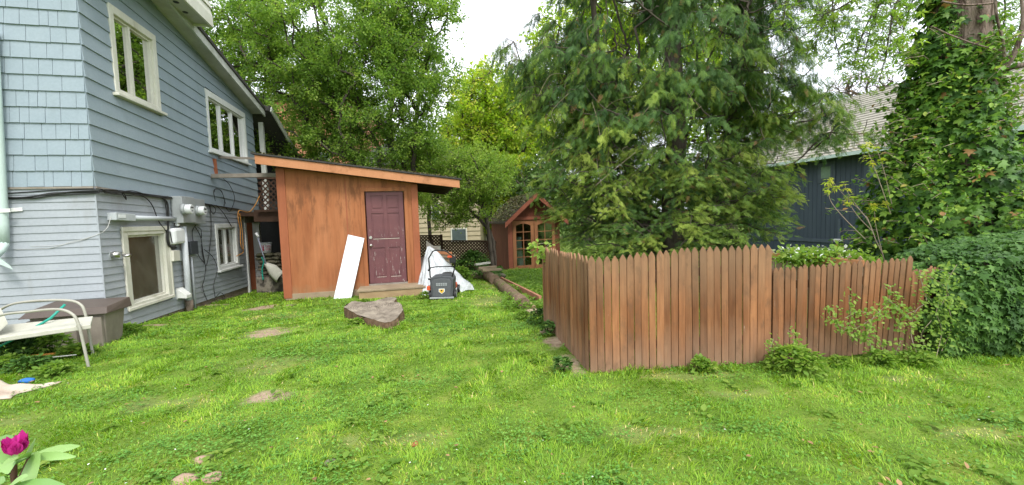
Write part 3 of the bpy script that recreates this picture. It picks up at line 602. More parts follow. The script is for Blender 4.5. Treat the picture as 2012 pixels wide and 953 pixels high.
# striped bucket
bp = P(523,496,YB+.5); bp[2] = g0[2]+.42+.6
t = thing('paint_bucket','white plastic bucket with red slanting stripes standing on the brick pile','bucket',bp)
mb = MB(); mb.tube([bp,bp+Z*.28],[.125,.145],20); mb.tube([bp+Z*.25,bp+Z*.27,bp+Z*.285],[.152,.156,.15],20); mb.build('pail', m_white, t)
m_red = M('red_label',(.5,.02,.08),None,5,bmp=0)
mb = MB()
for k in range(-5,6):
    if abs(k)<2: continue
    for j in range(2):
        a0 = -math.pi/2+k*.24; z0 = .06+.08*j
        for (u_,v_) in ((0,0),):
            r_ = .1365+.01*j/1.5; sgn = 1 if k>0 else -1
            pts_ = [bp+V(math.cos(a0+sgn*d_)*(r_+.0035),math.sin(a0+sgn*d_)*(r_+.0035),z0+dz) for d_,dz in ((0,.05),(.14,0),(.14,.035),(0,.085))]; mb.add(pts_,[(0,1,2,3)])
for j in range(3):
    pts_ = [bp+V(math.cos(a)*.142,math.sin(a)*.142,z) for a,z in ((-1.57-.25,.07+j*.055),(-1.57+.25,.07+j*.055),(-1.57+.25,.11+j*.055),(-1.57-.25,.11+j*.055))]; mb.add(pts_,[(0,1,2,3)])
mb.build('stripes', m_red, t)
# shovel
sb = P(505,462,YB-.1); st = P(527,538,YB-.2)
t = thing('snow_shovel','pale plastic shovel with blue-grey handle leaning beside the door frame','shovel',st)
mb = MB(); mb.cyl(sb,P(523,520,YB-.15),.018,8); mb.build('handle', M('blue_grey_handle',(.3,.33,.4),None,5), t)
mb = MB(); mb.cyl(P(503,458,YB-.1),P(508,466,YB-.1),.035,8); mb.build('grip', m_white, t)
a,b = P(520,518,YB-.15),P(548,545,YB-.3); d = (b-a)/np.linalg.norm(b-a); x = np.cross(d,V(0,1,0)); x /= np.linalg.norm(x); yv = np.cross(d,x); mb = MB(); vs = []
for i in range(7):
    t_ = i/6; wv = .04+.12*min(1,t_*2.2)
    for j in range(7): u_ = j/3-1; vs.append(a+(b-a)*t_+x*wv*u_-yv*(.05*u_*u_))
mb.add(vs,[(i*7+j,i*7+j+1,(i+1)*7+j+1,(i+1)*7+j) for i in range(6) for j in range(6)],True); bl = mb.build('blade', m_trim, t); md = bl.modifiers.new('thick','SOLIDIFY'); md.thickness = .008
m_teal = M('teal_plastic',(.03,.32,.24),(.02,.26,.2),5,rough=.4,bmp=0)
mb = MB(); mb.tube(spline([P(514,505,YB-.05),P(518,515,YB-.05),P(515,530,YB-.05),P(517,550,YB-.05)]),.018,8); tag(mb.build('garden_hose',m_teal),'short teal hose hanging behind the shovel blade','hose')

# ---------------------------------------------------------------- brown shed
def S_(q,f,z): k = SH+N*q-U*f; return V(k[0],k[1],z)          # q along the front, f toward the camera
def sb_(mb,q0,q1,f0,f1,z0,z1): return mb.hexa([S_(q0,f1,z0),S_(q1,f1,z0),S_(q1,f0,z0),S_(q0,f0,z0),S_(q0,f1,z1),S_(q1,f1,z1),S_(q1,f0,z1),S_(q0,f0,z1)])
shed = thing('brown_shed','orange brown plywood shed with a sloping mossy roof and a maroon door','shed',SH)
def rz(q): return 2.90-.133*(q+.28)
def wt(q): return rz(q)-.18
D0,D1,DZ0,DZ1 = 1.795,2.67,-.02,2.12
mb = MB()
for q0,q1,z0 in ((0,D0,-.13),(D1,2.98,-.13)):
    mb.hexa([S_(q0,0,z0),S_(q1,0,z0),S_(q1,-.05,z0),S_(q0,-.05,z0),S_(q0,0,wt(q0)),S_(q1,0,wt(q1)),S_(q1,-.05,wt(q1)),S_(q0,-.05,wt(q0))])
mb.hexa([S_(D0,0,DZ1),S_(D1,0,DZ1),S_(D1,-.05,DZ1),S_(D0,-.05,DZ1),S_(D0,0,wt(D0)),S_(D1,0,wt(D1)),S_(D1,-.05,wt(D1)),S_(D0,-.05,wt(D0))])
sb_(mb,D0,D1,-.05,0,-.13,DZ0-.03)
mb.hexa([S_(2.93,-.05,-.4),S_(2.98,-.05,-.4),S_(2.98,-3,-.4),S_(2.93,-3,-.4),S_(2.93,-.05,wt(2.95)),S_(2.98,-.05,wt(2.98)),S_(2.98,-3,wt(2.98)),S_(2.93,-3,wt(2.95))])
mb.hexa([S_(0,-.05,-.4),S_(.05,-.05,-.4),S_(.05,-3,-.4),S_(0,-3,-.4),S_(0,-.05,wt(0)),S_(.05,-.05,wt(.05)),S_(.05,-3,wt(.05)),S_(0,-3,wt(0))])
sb_(mb,0,2.98,-3.05,-3,-.5,2.3)
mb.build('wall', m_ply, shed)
mb = MB(); sb_(mb,1.38,1.41,-.02,.004,-.13,2.4); mb.build('panel_seam', m_post, shed)
mb = MB(); sb_(mb,-.01,.16,0,.03,-.22,wt(.05)-.02); mb.build('corner_trim', m_post, shed, bevel=.003)
mb = MB(); sb_(mb,2.84,2.99,0,.03,-.12,wt(2.95)-.02); mb.build('corner_trim', m_post, shed, bevel=.003)
mb = MB(); sb_(mb,.02,1.7,-.04,.02,-.36,-.125); sb_(mb,1.72,2.95,-.04,.012,-.36,-.13); mb.build('base_board', m_wood, shed, bevel=.004)
mb = MB()
mb.hexa([S_(-.30,.34,rz(-.30)-.19),S_(3.95,.34,rz(3.95)-.19),S_(3.95,.30,rz(3.95)-.19),S_(-.30,.30,rz(-.30)-.19),S_(-.30,.34,rz(-.30)-.01),S_(3.95,.34,rz(3.95)-.01),S_(3.95,.30,rz(3.95)-.01),S_(-.30,.30,rz(-.30)-.01)])
mb.build('fascia', m_cedar, shed, bevel=.004)
mb = MB()
def slab(mb,q0,q1,f0,f1,a,b): return mb.hexa([S_(q0,f1,rz(q0)+a),S_(q1,f1,rz(q1)+a),S_(q1,f0,rz(q1)+a),S_(q0,f0,rz(q0)+a),S_(q0,f1,rz(q0)+b),S_(q1,f1,rz(q1)+b),S_(q1,f0,rz(q1)+b),S_(q0,f0,rz(q0)+b)])
slab(mb,-.36,4.0,-3.3,.37,0,.035); rf_ = mb.build('roof', m_shingle, shed)
mb = MB(); slab(mb,-.28,3.93,-3.2,.30,-.045,-.01)
for k in range(6): slab(mb,-.2,3.9,-.1-.6*k-.04,-.1-.6*k,-.16,-.045)
mb.build('rafters', m_underroof, shed)
n = 5200; q = rng.uniform(-.36,4,n); f = .36-3.4*rng.random(n)**1.8; dens = fbm(q,f,2.2,5); k = (dens>.42); q = q[k]; f = f[k]; n = len(q)
pos = np.stack([SH[0]+N[0]*q-U[0]*f, SH[1]+N[1]*q-U[1]*f, 2.90-.133*(q+.28)+.035+rng.uniform(0,.02,n)],1); ph = rng.uniform(0,6.28,n)
stamp('moss',LEAF4[0],LEAF4[1],pos,rng.uniform(.02,.05,n),nrm(np.stack([np.cos(ph),np.sin(ph),rng.uniform(-.1,1,n)],1)),m_moss,parent=rf_,tint=rng.random(n))
# door
def door_mat():
    m,nt,b = newmat('peeling_maroon_paint',.5,.35)
    n0 = noise(nt,3,4); r0 = ramp(nt,[(.3,(.115,.045,.05)),(.7,(.155,.06,.062))]); nt.links.new(n0.outputs['Fac'],r0.inputs[0])
    n1 = noise(nt,9,8,(4,1,.5),.75); r1 = ramp(nt,[(.60,(0,0,0)),(.625,(1,1,1))]); nt.links.new(n1.outputs['Fac'],r1.inputs[0])
    t_ = nt.nodes.new('ShaderNodeTexCoord'); sp = nt.nodes.new('ShaderNodeSeparateXYZ'); nt.links.new(t_.outputs['Object'],sp.inputs[0])
    mr = nt.nodes.new('ShaderNodeMapRange'); mr.inputs[1].default_value = .0; mr.inputs[2].default_value = 2.4; nt.links.new(sp.outputs['Z'],mr.inputs[0])
    r2 = ramp(nt,[(.08,(.8,.8,.8)),(.3,(.8,.8,.8)),(.55,(1,1,1)),(.66,(.0,.0,.0))]); nt.links.new(mr.outputs[0],r2.inputs[0])
    k = mixc(nt,1.,r1.outputs[0],r2.outputs[0],'MULTIPLY'); nt.links.new(mixc(nt,k,r0.outputs[0],(.5,.47,.42)),b.inputs['Base Color']); bump(nt,b,k,.4,.002); return m
m_door = door_mat()
dw = D1-D0; mb = MB(); dz = DZ1-DZ0-.004
def dq(q0,q1,f0,f1,z0,z1): sb_(mb,D0+.02+q0*(dw-.04),D0+.02+q1*(dw-.04),f0,f1,DZ0+z0*dz,DZ0+z1*dz)
dq(0,1,-.06,-.04,0,1)
rows = ((.0,.045),(.36,.43),(.44,.475)) 
st_ = [(0,.13),(.45,.55),(.87,1)]; ra = [(0,.06),(.39,.475),(.765,.80),(.955,1)]
for a,b in st_: dq(a,b,-.04,-.025,0,1)
for a,b in ra:
    for c,d in ((.13,.45),(.55,.87)): dq(c,d,-.04,-.0255,a,b)
for a,b in ((.075,.375),(.49,.75),(.815,.94)):
    for c,d in ((.165,.415),(.585,.835)): dq(c,d,-.04,-.029,a+.008,b-.008)
dr_ = mb.build('door', m_door, shed, bevel=.004)
m_chip = M('bare_chipped_wood',(.55,.5,.43),(.35,.28,.22),25,rough=.8)
mb = MB()
dq(.15,.85,-.0255,-.0225,.483,.4895); dq(.2,.45,-.0255,-.0225,.066,.071); dq(.57,.85,-.0255,-.0225,.064,.069); mb.build('worn_edge', m_chip, dr_)
for z_,r_ in ((.42,.032),(.505,.028)):
    mb = MB(); c = S_(D0+.085,-.025,DZ0+z_*dz); mb.cyl(c,c-U*.012,.034,18); mb.cyl(c-U*.012,c-U*.045,.014,10); mb.blob(c-U*.055,(r_,r_*.8,r_),1,0,14,9,(N,U,Z)) if z_<.5 else mb.cyl(c-U*.012,c-U*.035,.026,16); mb.build('door_knob' if z_<.5 else 'deadbolt', m_chrome, dr_)
mb = MB(); sb_(mb,D0-.085,D0,-.03,.035,-.12,DZ1+.0); sb_(mb,D1,D1+.085,-.03,.035,-.12,DZ1); sb_(mb,D0-.085,D1+.085,-.03,.037,DZ1,DZ1+.085); mb.build('door_frame', m_ply, shed, bevel=.004)
mb = MB(); sb_(mb,D0,D1,-.06,.03,DZ0-.035,DZ0-.005); mb.build('threshold', m_greywood, shed)
# step, white board
t = thing('wooden_step','weathered wooden step in front of the maroon shed door','step',on_ground(S_(2.3,.3,0)))
mb = MB(); sb_(mb,1.60,3.06,.03,.62,-.10,-.055); mb.build('tread', m_wood, t, bevel=.006)
mb = MB(); sb_(mb,1.63,3.04,.57,.60,-.30,-.103); sb_(mb,1.63,1.67,.05,.57,-.30,-.103); sb_(mb,3.0,3.04,.05,.57,-.30,-.103); mb.build('riser', M('tan_riser_board',(.38,.27,.15),(.3,.2,.11),4,(1,1,3)), t, bevel=.004)
a = T(655,588); b = T(693,590); m_board = M('white_melamine',(.80,.84,.87),(.76,.80,.83),3,rough=.35,bmp=.03,stain=(.6,.66,.7),stain_sc=(1,1,1),stain_th=(.6,.8))
tl = PL(684,461,S_(0,.07,0),U); trr = PL(716,468,S_(0,.07,0),U); a = PL(655,589,S_(0,.33,0),U); b = PL(691,592,S_(0,.33,0),U)
b = a+(trr-tl); nn = np.cross(b-a,tl-a); nn /= np.linalg.norm(nn); mb = MB(); mb.prism([a,b,b+(tl-a),tl],nn*.022 if nn[1]>0 else -nn*.022)
tag(mb.build('white_board',m_board,bevel=.002),'long white board leaning against the shed wall left of the maroon door','board')

# ---------------------------------------------------------------- stump
def stump():
    t = thing('tree_stump','broad weathered tree stump cut flush in the grass before the shed','tree stump',on_ground(STUMP))
    top = [(672,603),(690,611),(706,622),(735,628),(757,636),(777,628),(794,610),(789,596),(772,592),(782,585),(758,583),(745,590),(715,593),(690,592)]
    zt = STUMP[2]+.15
    pts = [C0+ray(x,y)*((zt-CAMH)/ray(x,y)[2]) for x,y in top]; c = np.mean(pts,axis=0); n0 = len(pts)
    P2 = []
    for i in range(n0):
        for k in range(4):
            t_ = k/4; p = pts[i]*(1-t_)+pts[(i+1)%n0]*t_; P2.append(p)
    P2 = [(P2[i-1]+P2[i]*2+P2[(i+1)%len(P2)])/4 for i in range(len(P2))]; n = len(P2); mb = MB(); vs = []; R = np.random.default_rng(3)
    gr = [R.uniform(-.05,.05) for _ in range(n)]
    for j,(zz,k) in enumerate(((0,1.08),(.35,1.03),(.8,1.0),(1,.985))):
        for i,p in enumerate(P2):
            q = c+(p-c)*(k+gr[i]*(1.2-zz)); vs.append(V(q[0],q[1],STUMP[2]-.08+(zt-STUMP[2]+.08)*zz+(R.uniform(-.012,.004) if zz==1 else 0)))
    mb.add(vs,[(j*n+i,j*n+(i+1)%n,(j+1)*n+(i+1)%n,(j+1)*n+i) for j in range(3) for i in range(n)],False)
    m,nt,b = newmat('stump_bark',.95,.1); nn_ = noise(nt,6,7,(1,1,.3),.7); r = ramp(nt,[(.3,(.06,.035,.02)),(.55,(.17,.11,.07)),(.75,(.30,.21,.14))]); nt.links.new(nn_.outputs['Fac'],r.inputs[0]); nt.links.new(r.outputs[0],b.inputs['Base Color']); bump(nt,b,nn_.outputs['Fac'],1,.04)
    mb.build('bark', m, t)
    mb = MB(); rings = 7; vs = []
    for j in range(rings+1):
        k = .985*(1-j/rings*.999)
        for i,p in enumerate(P2): q = c+(p-c)*k; vs.append(V(q[0],q[1],zt+.0+.012*math.sin(j*2.1+i*.5)*(j>0)*.5+R.uniform(-.008,.006)+.008*math.sin(i*.9)))
    mb.add(vs,[(j*n+i,j*n+(i+1)%n,(j+1)*n+(i+1)%n,(j+1)*n+i) for j in range(rings) for i in range(n)],True)
    m,nt,b = newmat('stump_top',.95,.1); nn_ = noise(nt,5,8,rough=.7); r = ramp(nt,[(.3,(.12,.10,.075)),(.5,(.25,.21,.165)),(.68,(.36,.31,.24)),(.8,(.19,.21,.07))]); nt.links.new(nn_.outputs['Fac'],r.inputs[0])
    wv = nt.nodes.new('ShaderNodeTexWave'); wv.wave_type = 'RINGS'; wv.rings_direction = 'Z'; wv.inputs['Scale'].default_value = 9; wv.inputs['Distortion'].default_value = 6; wv.inputs['Detail'].default_value = 3
    tcx = nt.nodes.new('ShaderNodeTexCoord'); nt.links.new(tcx.outputs['Object'],wv.inputs['Vector']); mr = nt.nodes.new('ShaderNodeMapRange'); mr.inputs[3].default_value = .7; mr.inputs[4].default_value = 1.1; nt.links.new(wv.outputs['Fac'],mr.inputs[0])
    nt.links.new(mixc(nt,1.,r.outputs[0],mr.outputs[0],'MULTIPLY'),b.inputs['Base Color']); bump(nt,b,nn_.outputs['Fac'],1,.03)
    mb.build('cut_top', m, t)
stump()

# ---------------------------------------------------------------- picket fence
m_pick = None
def picket_mat():
    m,nt,b = newmat('weathered_picket_stain',.75,.2)
    oi = nt.nodes.new('ShaderNodeObjectInfo')
    tcn = nt.nodes.new('ShaderNodeTexCoord'); av = nt.nodes.new('ShaderNodeVectorMath'); av.operation = 'ADD'
    sc_ = nt.nodes.new('ShaderNodeVectorMath'); sc_.operation = 'SCALE'; sc_.inputs['Scale'].default_value = 37; cv = nt.nodes.new('ShaderNodeCombineXYZ')
    nt.links.new(oi.outputs['Random'],cv.inputs[0]); nt.links.new(oi.outputs['Random'],cv.inputs[1]); nt.links.new(cv.outputs[0],sc_.inputs[0]); nt.links.new(tcn.outputs['Object'],av.inputs[0]); nt.links.new(sc_.outputs[0],av.inputs[1])
    def nz_(scale,sc3,det=6,ro=.6):
        mp_ = nt.nodes.new('ShaderNodeMapping'); mp_.inputs['Scale'].default_value = sc3; n = nt.nodes.new('ShaderNodeTexNoise'); n.inputs['Scale'].default_value = scale; n.inputs['Detail'].default_value = det; n.inputs['Roughness'].default_value = ro
        nt.links.new(av.outputs[0],mp_.inputs[0]); nt.links.new(mp_.outputs[0],n.inputs['Vector']); return n
    n = nz_(4,(1,1,.25)); r = ramp(nt,[(.28,(.14,.055,.022)),(.5,(.23,.098,.042)),(.75,(.33,.155,.07))]); nt.links.new(n.outputs['Fac'],r.inputs[0])
    n2 = nz_(60,(1,1,.05),4); r2 = ramp(nt,[(.3,(.72,.7,.68)),(.7,(1.1,1.1,1.08))]); nt.links.new(n2.outputs['Fac'],r2.inputs[0]); c = mixc(nt,1.,r.outputs[0],r2.outputs[0],'MULTIPLY')
    mr = nt.nodes.new('ShaderNodeMapRange'); mr.inputs[3].default_value = .62; mr.inputs[4].default_value = 1.3; nt.links.new(oi.outputs['Random'],mr.inputs[0]); c = mixc(nt,1.,c,mr.outputs[0],'MULTIPLY')
    # sun bleached, soil splashed lower ends
    sp = nt.nodes.new('ShaderNodeSeparateXYZ'); nt.links.new(tcn.outputs['Object'],sp.inputs[0]); n3 = nz_(5,(1,1,.4)); ma = nt.nodes.new('ShaderNodeMath'); ma.operation = 'MULTIPLY_ADD'; ma.inputs[1].default_value = -.5; nt.links.new(n3.outputs['Fac'],ma.inputs[0]); nt.links.new(sp.outputs['Z'],ma.inputs[2])
    r3 = ramp(nt,[(.0,(.75,.75,.75)),(.12,(.45,.45,.45)),(.38,(0,0,0))]); mm = nt.nodes.new('ShaderNodeMapRange'); mm.inputs[1].default_value = -.3; mm.inputs[2].default_value = .9; nt.links.new(ma.outputs[0],mm.inputs[0]); nt.links.new(mm.outputs[0],r3.inputs[0])
    c = mixc(nt,r3.outputs[0],c,(.28,.19,.13))
    r5 = ramp(nt,[(.5,(0,0,0)),(.85,(.45,.45,.45))]); nt.links.new(mm.outputs[0],r5.inputs[0]); c = mixc(nt,r5.outputs[0],c,(.26,.18,.11))
    n4 = nz_(9,(3,3,.3),8,.7); r4 = ramp(nt,[(.70,(0,0,0)),(.72,(1,1,1))]); nt.links.new(n4.outputs['Fac'],r4.inputs[0]); c = mixc(nt,r4.outputs[0],c,(.5,.42,.34))
    n6 = nz_(7,(1,1,.6),8,.7); r6 = ramp(nt,[(.52,(0,0,0)),(.72,(.75,.75,.75))]); nt.links.new(n6.outputs['Fac'],r6.inputs[0]); c = mixc(nt,r6.outputs[0],c,(.1,.06,.035))
    nt.links.new(c,b.inputs['Base Color']); bump(nt,b,n2.outputs['Fac'],.5,.004); return m
m_pick = picket_mat(); m_rail = M('dark_fence_rail',(.16,.085,.05),None,5)
def picket(mb, base, ex, ny, w, h, th, lean=0, tilt=0):
    """gothic pointed board; base centre, ex along the fence, ny thickness direction"""
    up_ = Z+ex*lean+ny*tilt; prof = []
    for i in range(9):
        a = math.pi*i/8; sx = math.cos(a); k = (1-abs(sx))**.62; prof.append((sx*w/2*(1 if abs(sx)>.98 else .98), h-w*.95+w*.95*k))
    poly = [(-w/2,0),(w/2,0)]+prof
    mb.prism([base+ex*a+up_*b for a,b in poly], ny*th)
FA = V(.675,3.71,0); FB = V(2.40,3.84,0); F0 = V(.415,5.62,0); FD = V(3.72,3.92,0)
fence = thing('picket_fence','brown weathered picket fence turning a corner on the lawn and stepping down rightwards','fence',V(FA[0],FA[1],0))
def run(a,b,n,hz,w,leanf,skip=(),zoff=0.02):
    ex = (b-a); L = np.linalg.norm(ex); ex /= L; ny = np.cross(ex,Z); p = L/n; objs = []
    for i in range(n):
        if i in skip: continue
        t_ = (i+.5)/n; c = a+ex*(L*t_); g = float(gheight(np.array(c[0]),np.array(c[1])))+zoff+random.uniform(-.008,.012); c = V(c[0],c[1],g); c = c+ny*random.uniform(-.004,.004)
        top = hz(t_)+random.uniform(-.012,.012); mb = MB(); picket(mb,c,ex,ny,w*random.uniform(.92,1.03),top-g,.017,leanf(t_)+random.uniform(-.006,.006),random.uniform(-.01,.01)); o = mb.build('picket',m_pick,fence,bevel=.003); objs.append(o)
    return objs
run(F0,FA+V(-.004,.015,0),25,lambda t: 1.02+.06*t,.072,lambda t:0,zoff=.0)
run(FA,FB,25,lambda t: 1.075+.055*t-.01*math.sin(t*9),.0665,lambda t:.0,zoff=.0)
run(FB+V(.012,0,0),FD,23,lambda t: .90+.045*t**1.5,.052,lambda t:.0+.10*t**1.5,zoff=.02)
FE2 = FD+V(.62,.25,0); run(FD+V(.03,.02,0),FE2,10,lambda t: .80+.03*t,.058,lambda t:.10+.06*t)
def frail(a,b,z0,z1,off=.035):
    ex = b-a; ex = ex/np.linalg.norm(ex); ny = np.cross(ex,Z); mb = MB(); mb.beam(a-ny*off+Z*z0,b-ny*off+Z*z1,.035,.075); mb.build('rail',m_rail,fence)
frail(F0,FA,.82,.85); frail(F0,FA,.18,.22); frail(FA,FB,.85,.9); frail(FA,FB,.22,.22); frail(FB,FD,.72,.74); frail(FB,FD,.25,.25); frail(FD,FE2,.62,.64)
for p,h in ((FA+V(.07,.09,0),.95),(FB+V(.0,.08,0),.98),(FD+V(0,.1,0),.8),(F0+V(.07,0,0),.9)):
    mb = MB(); mb.box(V(p[0],p[1],h/2-.1),(.09,.09,h)); mb.build('post',m_rail,fence)
# rear fence seen from behind
a = P(1500,497,5.75); b = P(1700,514,4.65); a0 = a+(a-b)*.12
t = thing('rear_fence','low fence behind the picket fence seen from its rail side below the dark house','fence',on_ground(b))
ex = (b-a0); L = np.linalg.norm(ex); ex /= L; ny = np.cross(ex,Z); mb = MB(); nb = int(L/.1)
for i in range(nb):
    c = a0+ex*(i+.5)*L/nb; g = gz(c)-.1; picket(mb,V(c[0],c[1],g),ex/np.linalg.norm(ex[:2]),-ny,.085,c[2]+.06-g,.015)
mb.build('picket_panel',M('grey_brown_boards',(.34,.25,.18),(.22,.15,.1),6,(1,1,.3)),t)
mb = MB(); mb.beam(a0+ny*.03-Z*.02,b+ny*.03-Z*.02,.04,.07); mb.build('rail',m_cedar,t)

# ---------------------------------------------------------------- garden cabin
CB = T(1001,531); 
def C_(q,b,z): k = CB+N*q+U*b; return V(k[0],k[1],CB[2]+z)
def cbx(mb,q0,q1,b0,b1,z0,z1): return mb.hexa([C_(q0,b0,z0),C_(q1,b0,z0),C_(q1,b1,z0),C_(q0,b1,z0),C_(q0,b0,z1),C_(q1,b0,z1),C_(q1,b1,z1),C_(q0,b1,z1)])
cabin = thing('garden_cabin','small red brown garden cabin with french doors and a mossy gable roof','shed',CB)
m_cab = M('dark_red_brown_boards',(.17,.055,.03),(.10,.03,.018),4,(1.5,1.5,.3),.75,.2,.3)
m_cabt = M('cabin_trim_red',(.26,.08,.045),(.18,.055,.03),4)
CWd = 2.15; EH = 2.0; PK = 2.95
mb = MB(); mb.prism([C_(0,0,0),C_(.17,0,0),C_(.17,0,EH+.1),C_(CWd-.17,0,EH+.1),C_(CWd-.17,0,0),C_(CWd,0,0),C_(CWd,0,EH),C_(CWd/2,0,PK),C_(0,0,EH)],U*.06)
cbx(mb,0,.06,.06,3.4,-.3,EH); cbx(mb,CWd-.06,CWd,.06,3.4,-.3,EH); mb.prism([C_(0,3.4,0),C_(CWd,3.4,0),C_(CWd,3.4,EH),C_(CWd/2,3.4,PK),C_(0,3.4,EH)],U*.06); mb.build('wall',m_cab,cabin)
mb = MB(); cbx(mb,-.02,CWd+.02,-.05,0,EH-.02,EH+.1); mb.build('lintel',m_cabt,cabin)
mb = MB(); cbx(mb,-.02,.15,-.03,0,-.1,EH-.025); mb.build('corner_trim',m_cabt,cabin)
sl_ = (PK-EH)/(CWd/2); rv = []
def roofside(sgn,mb,o0,o1,b0,b1,lift,th):
    e = CWd/2; x0 = e+sgn*0.0; x1 = e+sgn*(e+.22)
    za = PK+lift; zb = PK-sl_*(e+.22)+lift
    return mb.hexa([C_(x0,b0,za),C_(x1,b0,zb),C_(x1,b1,zb),C_(x0,b1,za),C_(x0,b0,za+th),C_(x1,b0,zb+th),C_(x1,b1,zb+th),C_(x0,b1,za+th)])
mb = MB(); roofside(-1,mb,0,0,-.42,3.7,.03,.06); roofside(1,mb,0,0,-.42,3.7,.031,.06); crf = mb.build('roof',m_underroof,cabin)
mb = MB(); roofside(-1,mb,0,0,-.47,-.423,-.11,.19); mb.build('rake_board',m_cabt,crf); mb = MB(); roofside(1,mb,0,0,-.47,-.423,-.11,.19); mb.build('rake_board',m_cabt,crf)
n = 3500; bb_ = rng.uniform(-.45,3.7,n); tt = rng.random(n); sg = np.where(rng.random(n)<.6,-1,1); e = CWd/2; qq = e+sg*tt*(e+.22); zz = CB[2]+PK-sl_*tt*(e+.22)+.1+rng.uniform(0,.03,n)
pos = np.stack([CB[0]+N[0]*qq+U[0]*bb_,CB[1]+N[1]*qq+U[1]*bb_,zz],1); ph = rng.uniform(0,6.28,n)
stamp('moss',LEAF4[0],LEAF4[1],pos,rng.uniform(.05,.1,n),nrm(np.stack([np.cos(ph),np.sin(ph),rng.uniform(-.1,1,n)],1)),m_moss,parent=crf,tint=rng.random(n)*.8)
m_fd = M('tan_stained_door',(.30,.13,.055),(.22,.09,.04),5,(1,1,.3))
for k,(q0,q1) in enumerate(((.18,1.06),(1.08,1.96))):
    mb = MB(); cbx(mb,q0,q0+.14,.0,.05,0,EH-.05); cbx(mb,q1-.14,q1,.0,.05,0,EH-.05); cbx(mb,q0+.14,q1-.14,.0,.05,0,.16); 
    w_ = q1-q0-.28; zt = EH-.17; arch = [C_(q0+.14,.0,EH-.05),C_(q0+.14,.0,zt-.08)]+[C_(q0+.14+w_*i/8,.0,zt-.08+.08*math.sin(math.pi*i/8)) for i in range(1,8)]+[C_(q1-.14,.0,zt-.08),C_(q1-.14,.0,EH-.05)]
    mb.prism(arch,U*.05); cbx(mb,(q0+q1)/2-.015,(q0+q1)/2+.015,.01,.04,.16,zt-.0)
    for i in range(1,5): cbx(mb,q0+.14,q1-.14,.012,.038,.16+i*(zt-.16)/5-.015,.16+i*(zt-.16)/5+.015)
    do = mb.build('french_door',m_fd,cabin)
    mb = MB(); cbx(mb,q0+.13,q1-.13,.022,.026,.15,zt); mb.build('glass',m_glass,do)
    mb = MB(); c = C_((q1-.07) if k==0 else q0+.07,-.02,.95); mb.cyl(c,c+U*.03,.03,10); mb.build('door_handle',m_chrome,do)
mb = MB(); cbx(mb,.1,2.0,1.5,1.55,0,2); mb.build('inside_wall',m_cab,cabin)
for (q,z,r,h,mt) in ((.45,.0,.16,.35,m_white),(.62,.42,.13,.3,m_vinyl),(.42,.8,.1,.32,m_white)):
    pass
bk = C_(.62,.5,.02); mb = MB(); mb.tube([bk,bk+Z*.42],[.17,.2],14); tag(mb.build('storage_tub',m_vinyl),'pale round tub standing inside the cabin behind the left french door','tub')
bk = C_(.42,.5,.02); mb = MB(); mb.beam(bk+Z*1.0,bk+Z*1.01+N*.22,.2,.5); mb.beam(bk+Z*.5,bk+Z*.51+N*.25,.2,.35); mb.beam(bk+Z*.74,bk+Z*.741+N*.45,.3,.02); mb.beam(bk+Z*.3,bk+Z*.301+N*.45,.3,.02); mb.beam(bk,bk+Z*1.1,.04,.04,up=N); tag(mb.build('storage_shelf',m_metalgrey),'grey shelf with boxes inside the cabin behind the left french door','shelf')

# lattice fence at the back
t = thing('lattice_fence','dark brown diagonal lattice fence in front of the tan house','fence',on_ground(P(880,520,16.2)))
LYb = 16.2
mb = MB(); lattice(mb,plane_pts(LYb),815,866,464,530,.125,.055,.012); mb.build('lattice_panel',m_lat,t)
mb = MB(); lattice(mb,plane_pts(LYb+.05),869,975,474,540,.125,.055,.012); mb.build('lattice_panel',m_lat,t)
mb = MB(); mb.beam(P(812,463,LYb),P(868,463,LYb),.06,.05); mb.build('cap_rail',m_lat,t); mb = MB(); mb.beam(P(869,473,LYb+.05),P(975,474,LYb+.05),.06,.05); mb.build('cap_rail',m_lat,t)
mb = MB(); c = P(867,462,LYb); g = on_ground(c); mb.beam(g-Z*.2,c+Z*.03,.09,.09,up=N); mb.build('post',m_lat,t)
mb = MB(); mb.beam(P(869,540,LYb+.12),P(975,540,LYb+.12),.02,.5); mb.build('kick_board',m_lat,t)

# tan house behind
tb = on_ground(P(850,480,23)); th_ = thing('tan_house','tan house with wide lap siding behind the lattice fence','house',tb)
m_tan = M('tan_siding',(.46,.39,.26),(.4,.34,.22),2,bmp=.1); mb = MB()
X0,X1 = P(700,400,23)[0],P(942,400,23)[0]; zb,zt = tb[2],P(850,320,23)[2]; z = zb; k = 0
while z<zt:
    mb.hexa([V(X0,22.98,z),V(X1,22.98,z),V(X1,23.2,z),V(X0,23.2,z),V(X0,23.02,z+.26),V(X1,23.02,z+.26),V(X1,23.2,z+.26),V(X0,23.2,z+.26)]); z += .26
mb.build('siding',m_tan,th_); mb = MB(); mb.hexa([V(X0,23.2,zb),V(X1,23.2,zb),V(X1,30,zb),V(X0,30,zb),V(X0,23.2,zt),V(X1,23.2,zt),V(X1,30,zt),V(X0,30,zt)]); mb.build('wall',m_tan,th_)
mb = MB(); mb.hexa([V(X0-.5,22.5,zt-.1),V(X1+.4,22.5,zt-.1),V(X1+.4,30.5,zt-.1),V(X0-.5,30.5,zt-.1),V(X0+1,25.5,zt+1.6),V(X1-1.5,25.5,zt+1.6),V(X1-1.5,28,zt+1.6),V(X0+1,28,zt+1.6)]); mb.build('roof',m_shingle,th_)
for px,py,ww,hh in ((856,415,.5,.95),(902,462,.9,.8)):
    c = P(px,py,22.96); mb = MB(); mb.box(c,(ww,.06,hh)); fr_ = mb.build('window',m_trim,th_); mb = MB(); mb.box(c-V(0,.035,0),(ww-.14,.01,hh-.14)); mb.build('pane',M('dim_window_glass',(.1,.13,.13),None,3,rough=.1,spec=.6,bmp=0),fr_)

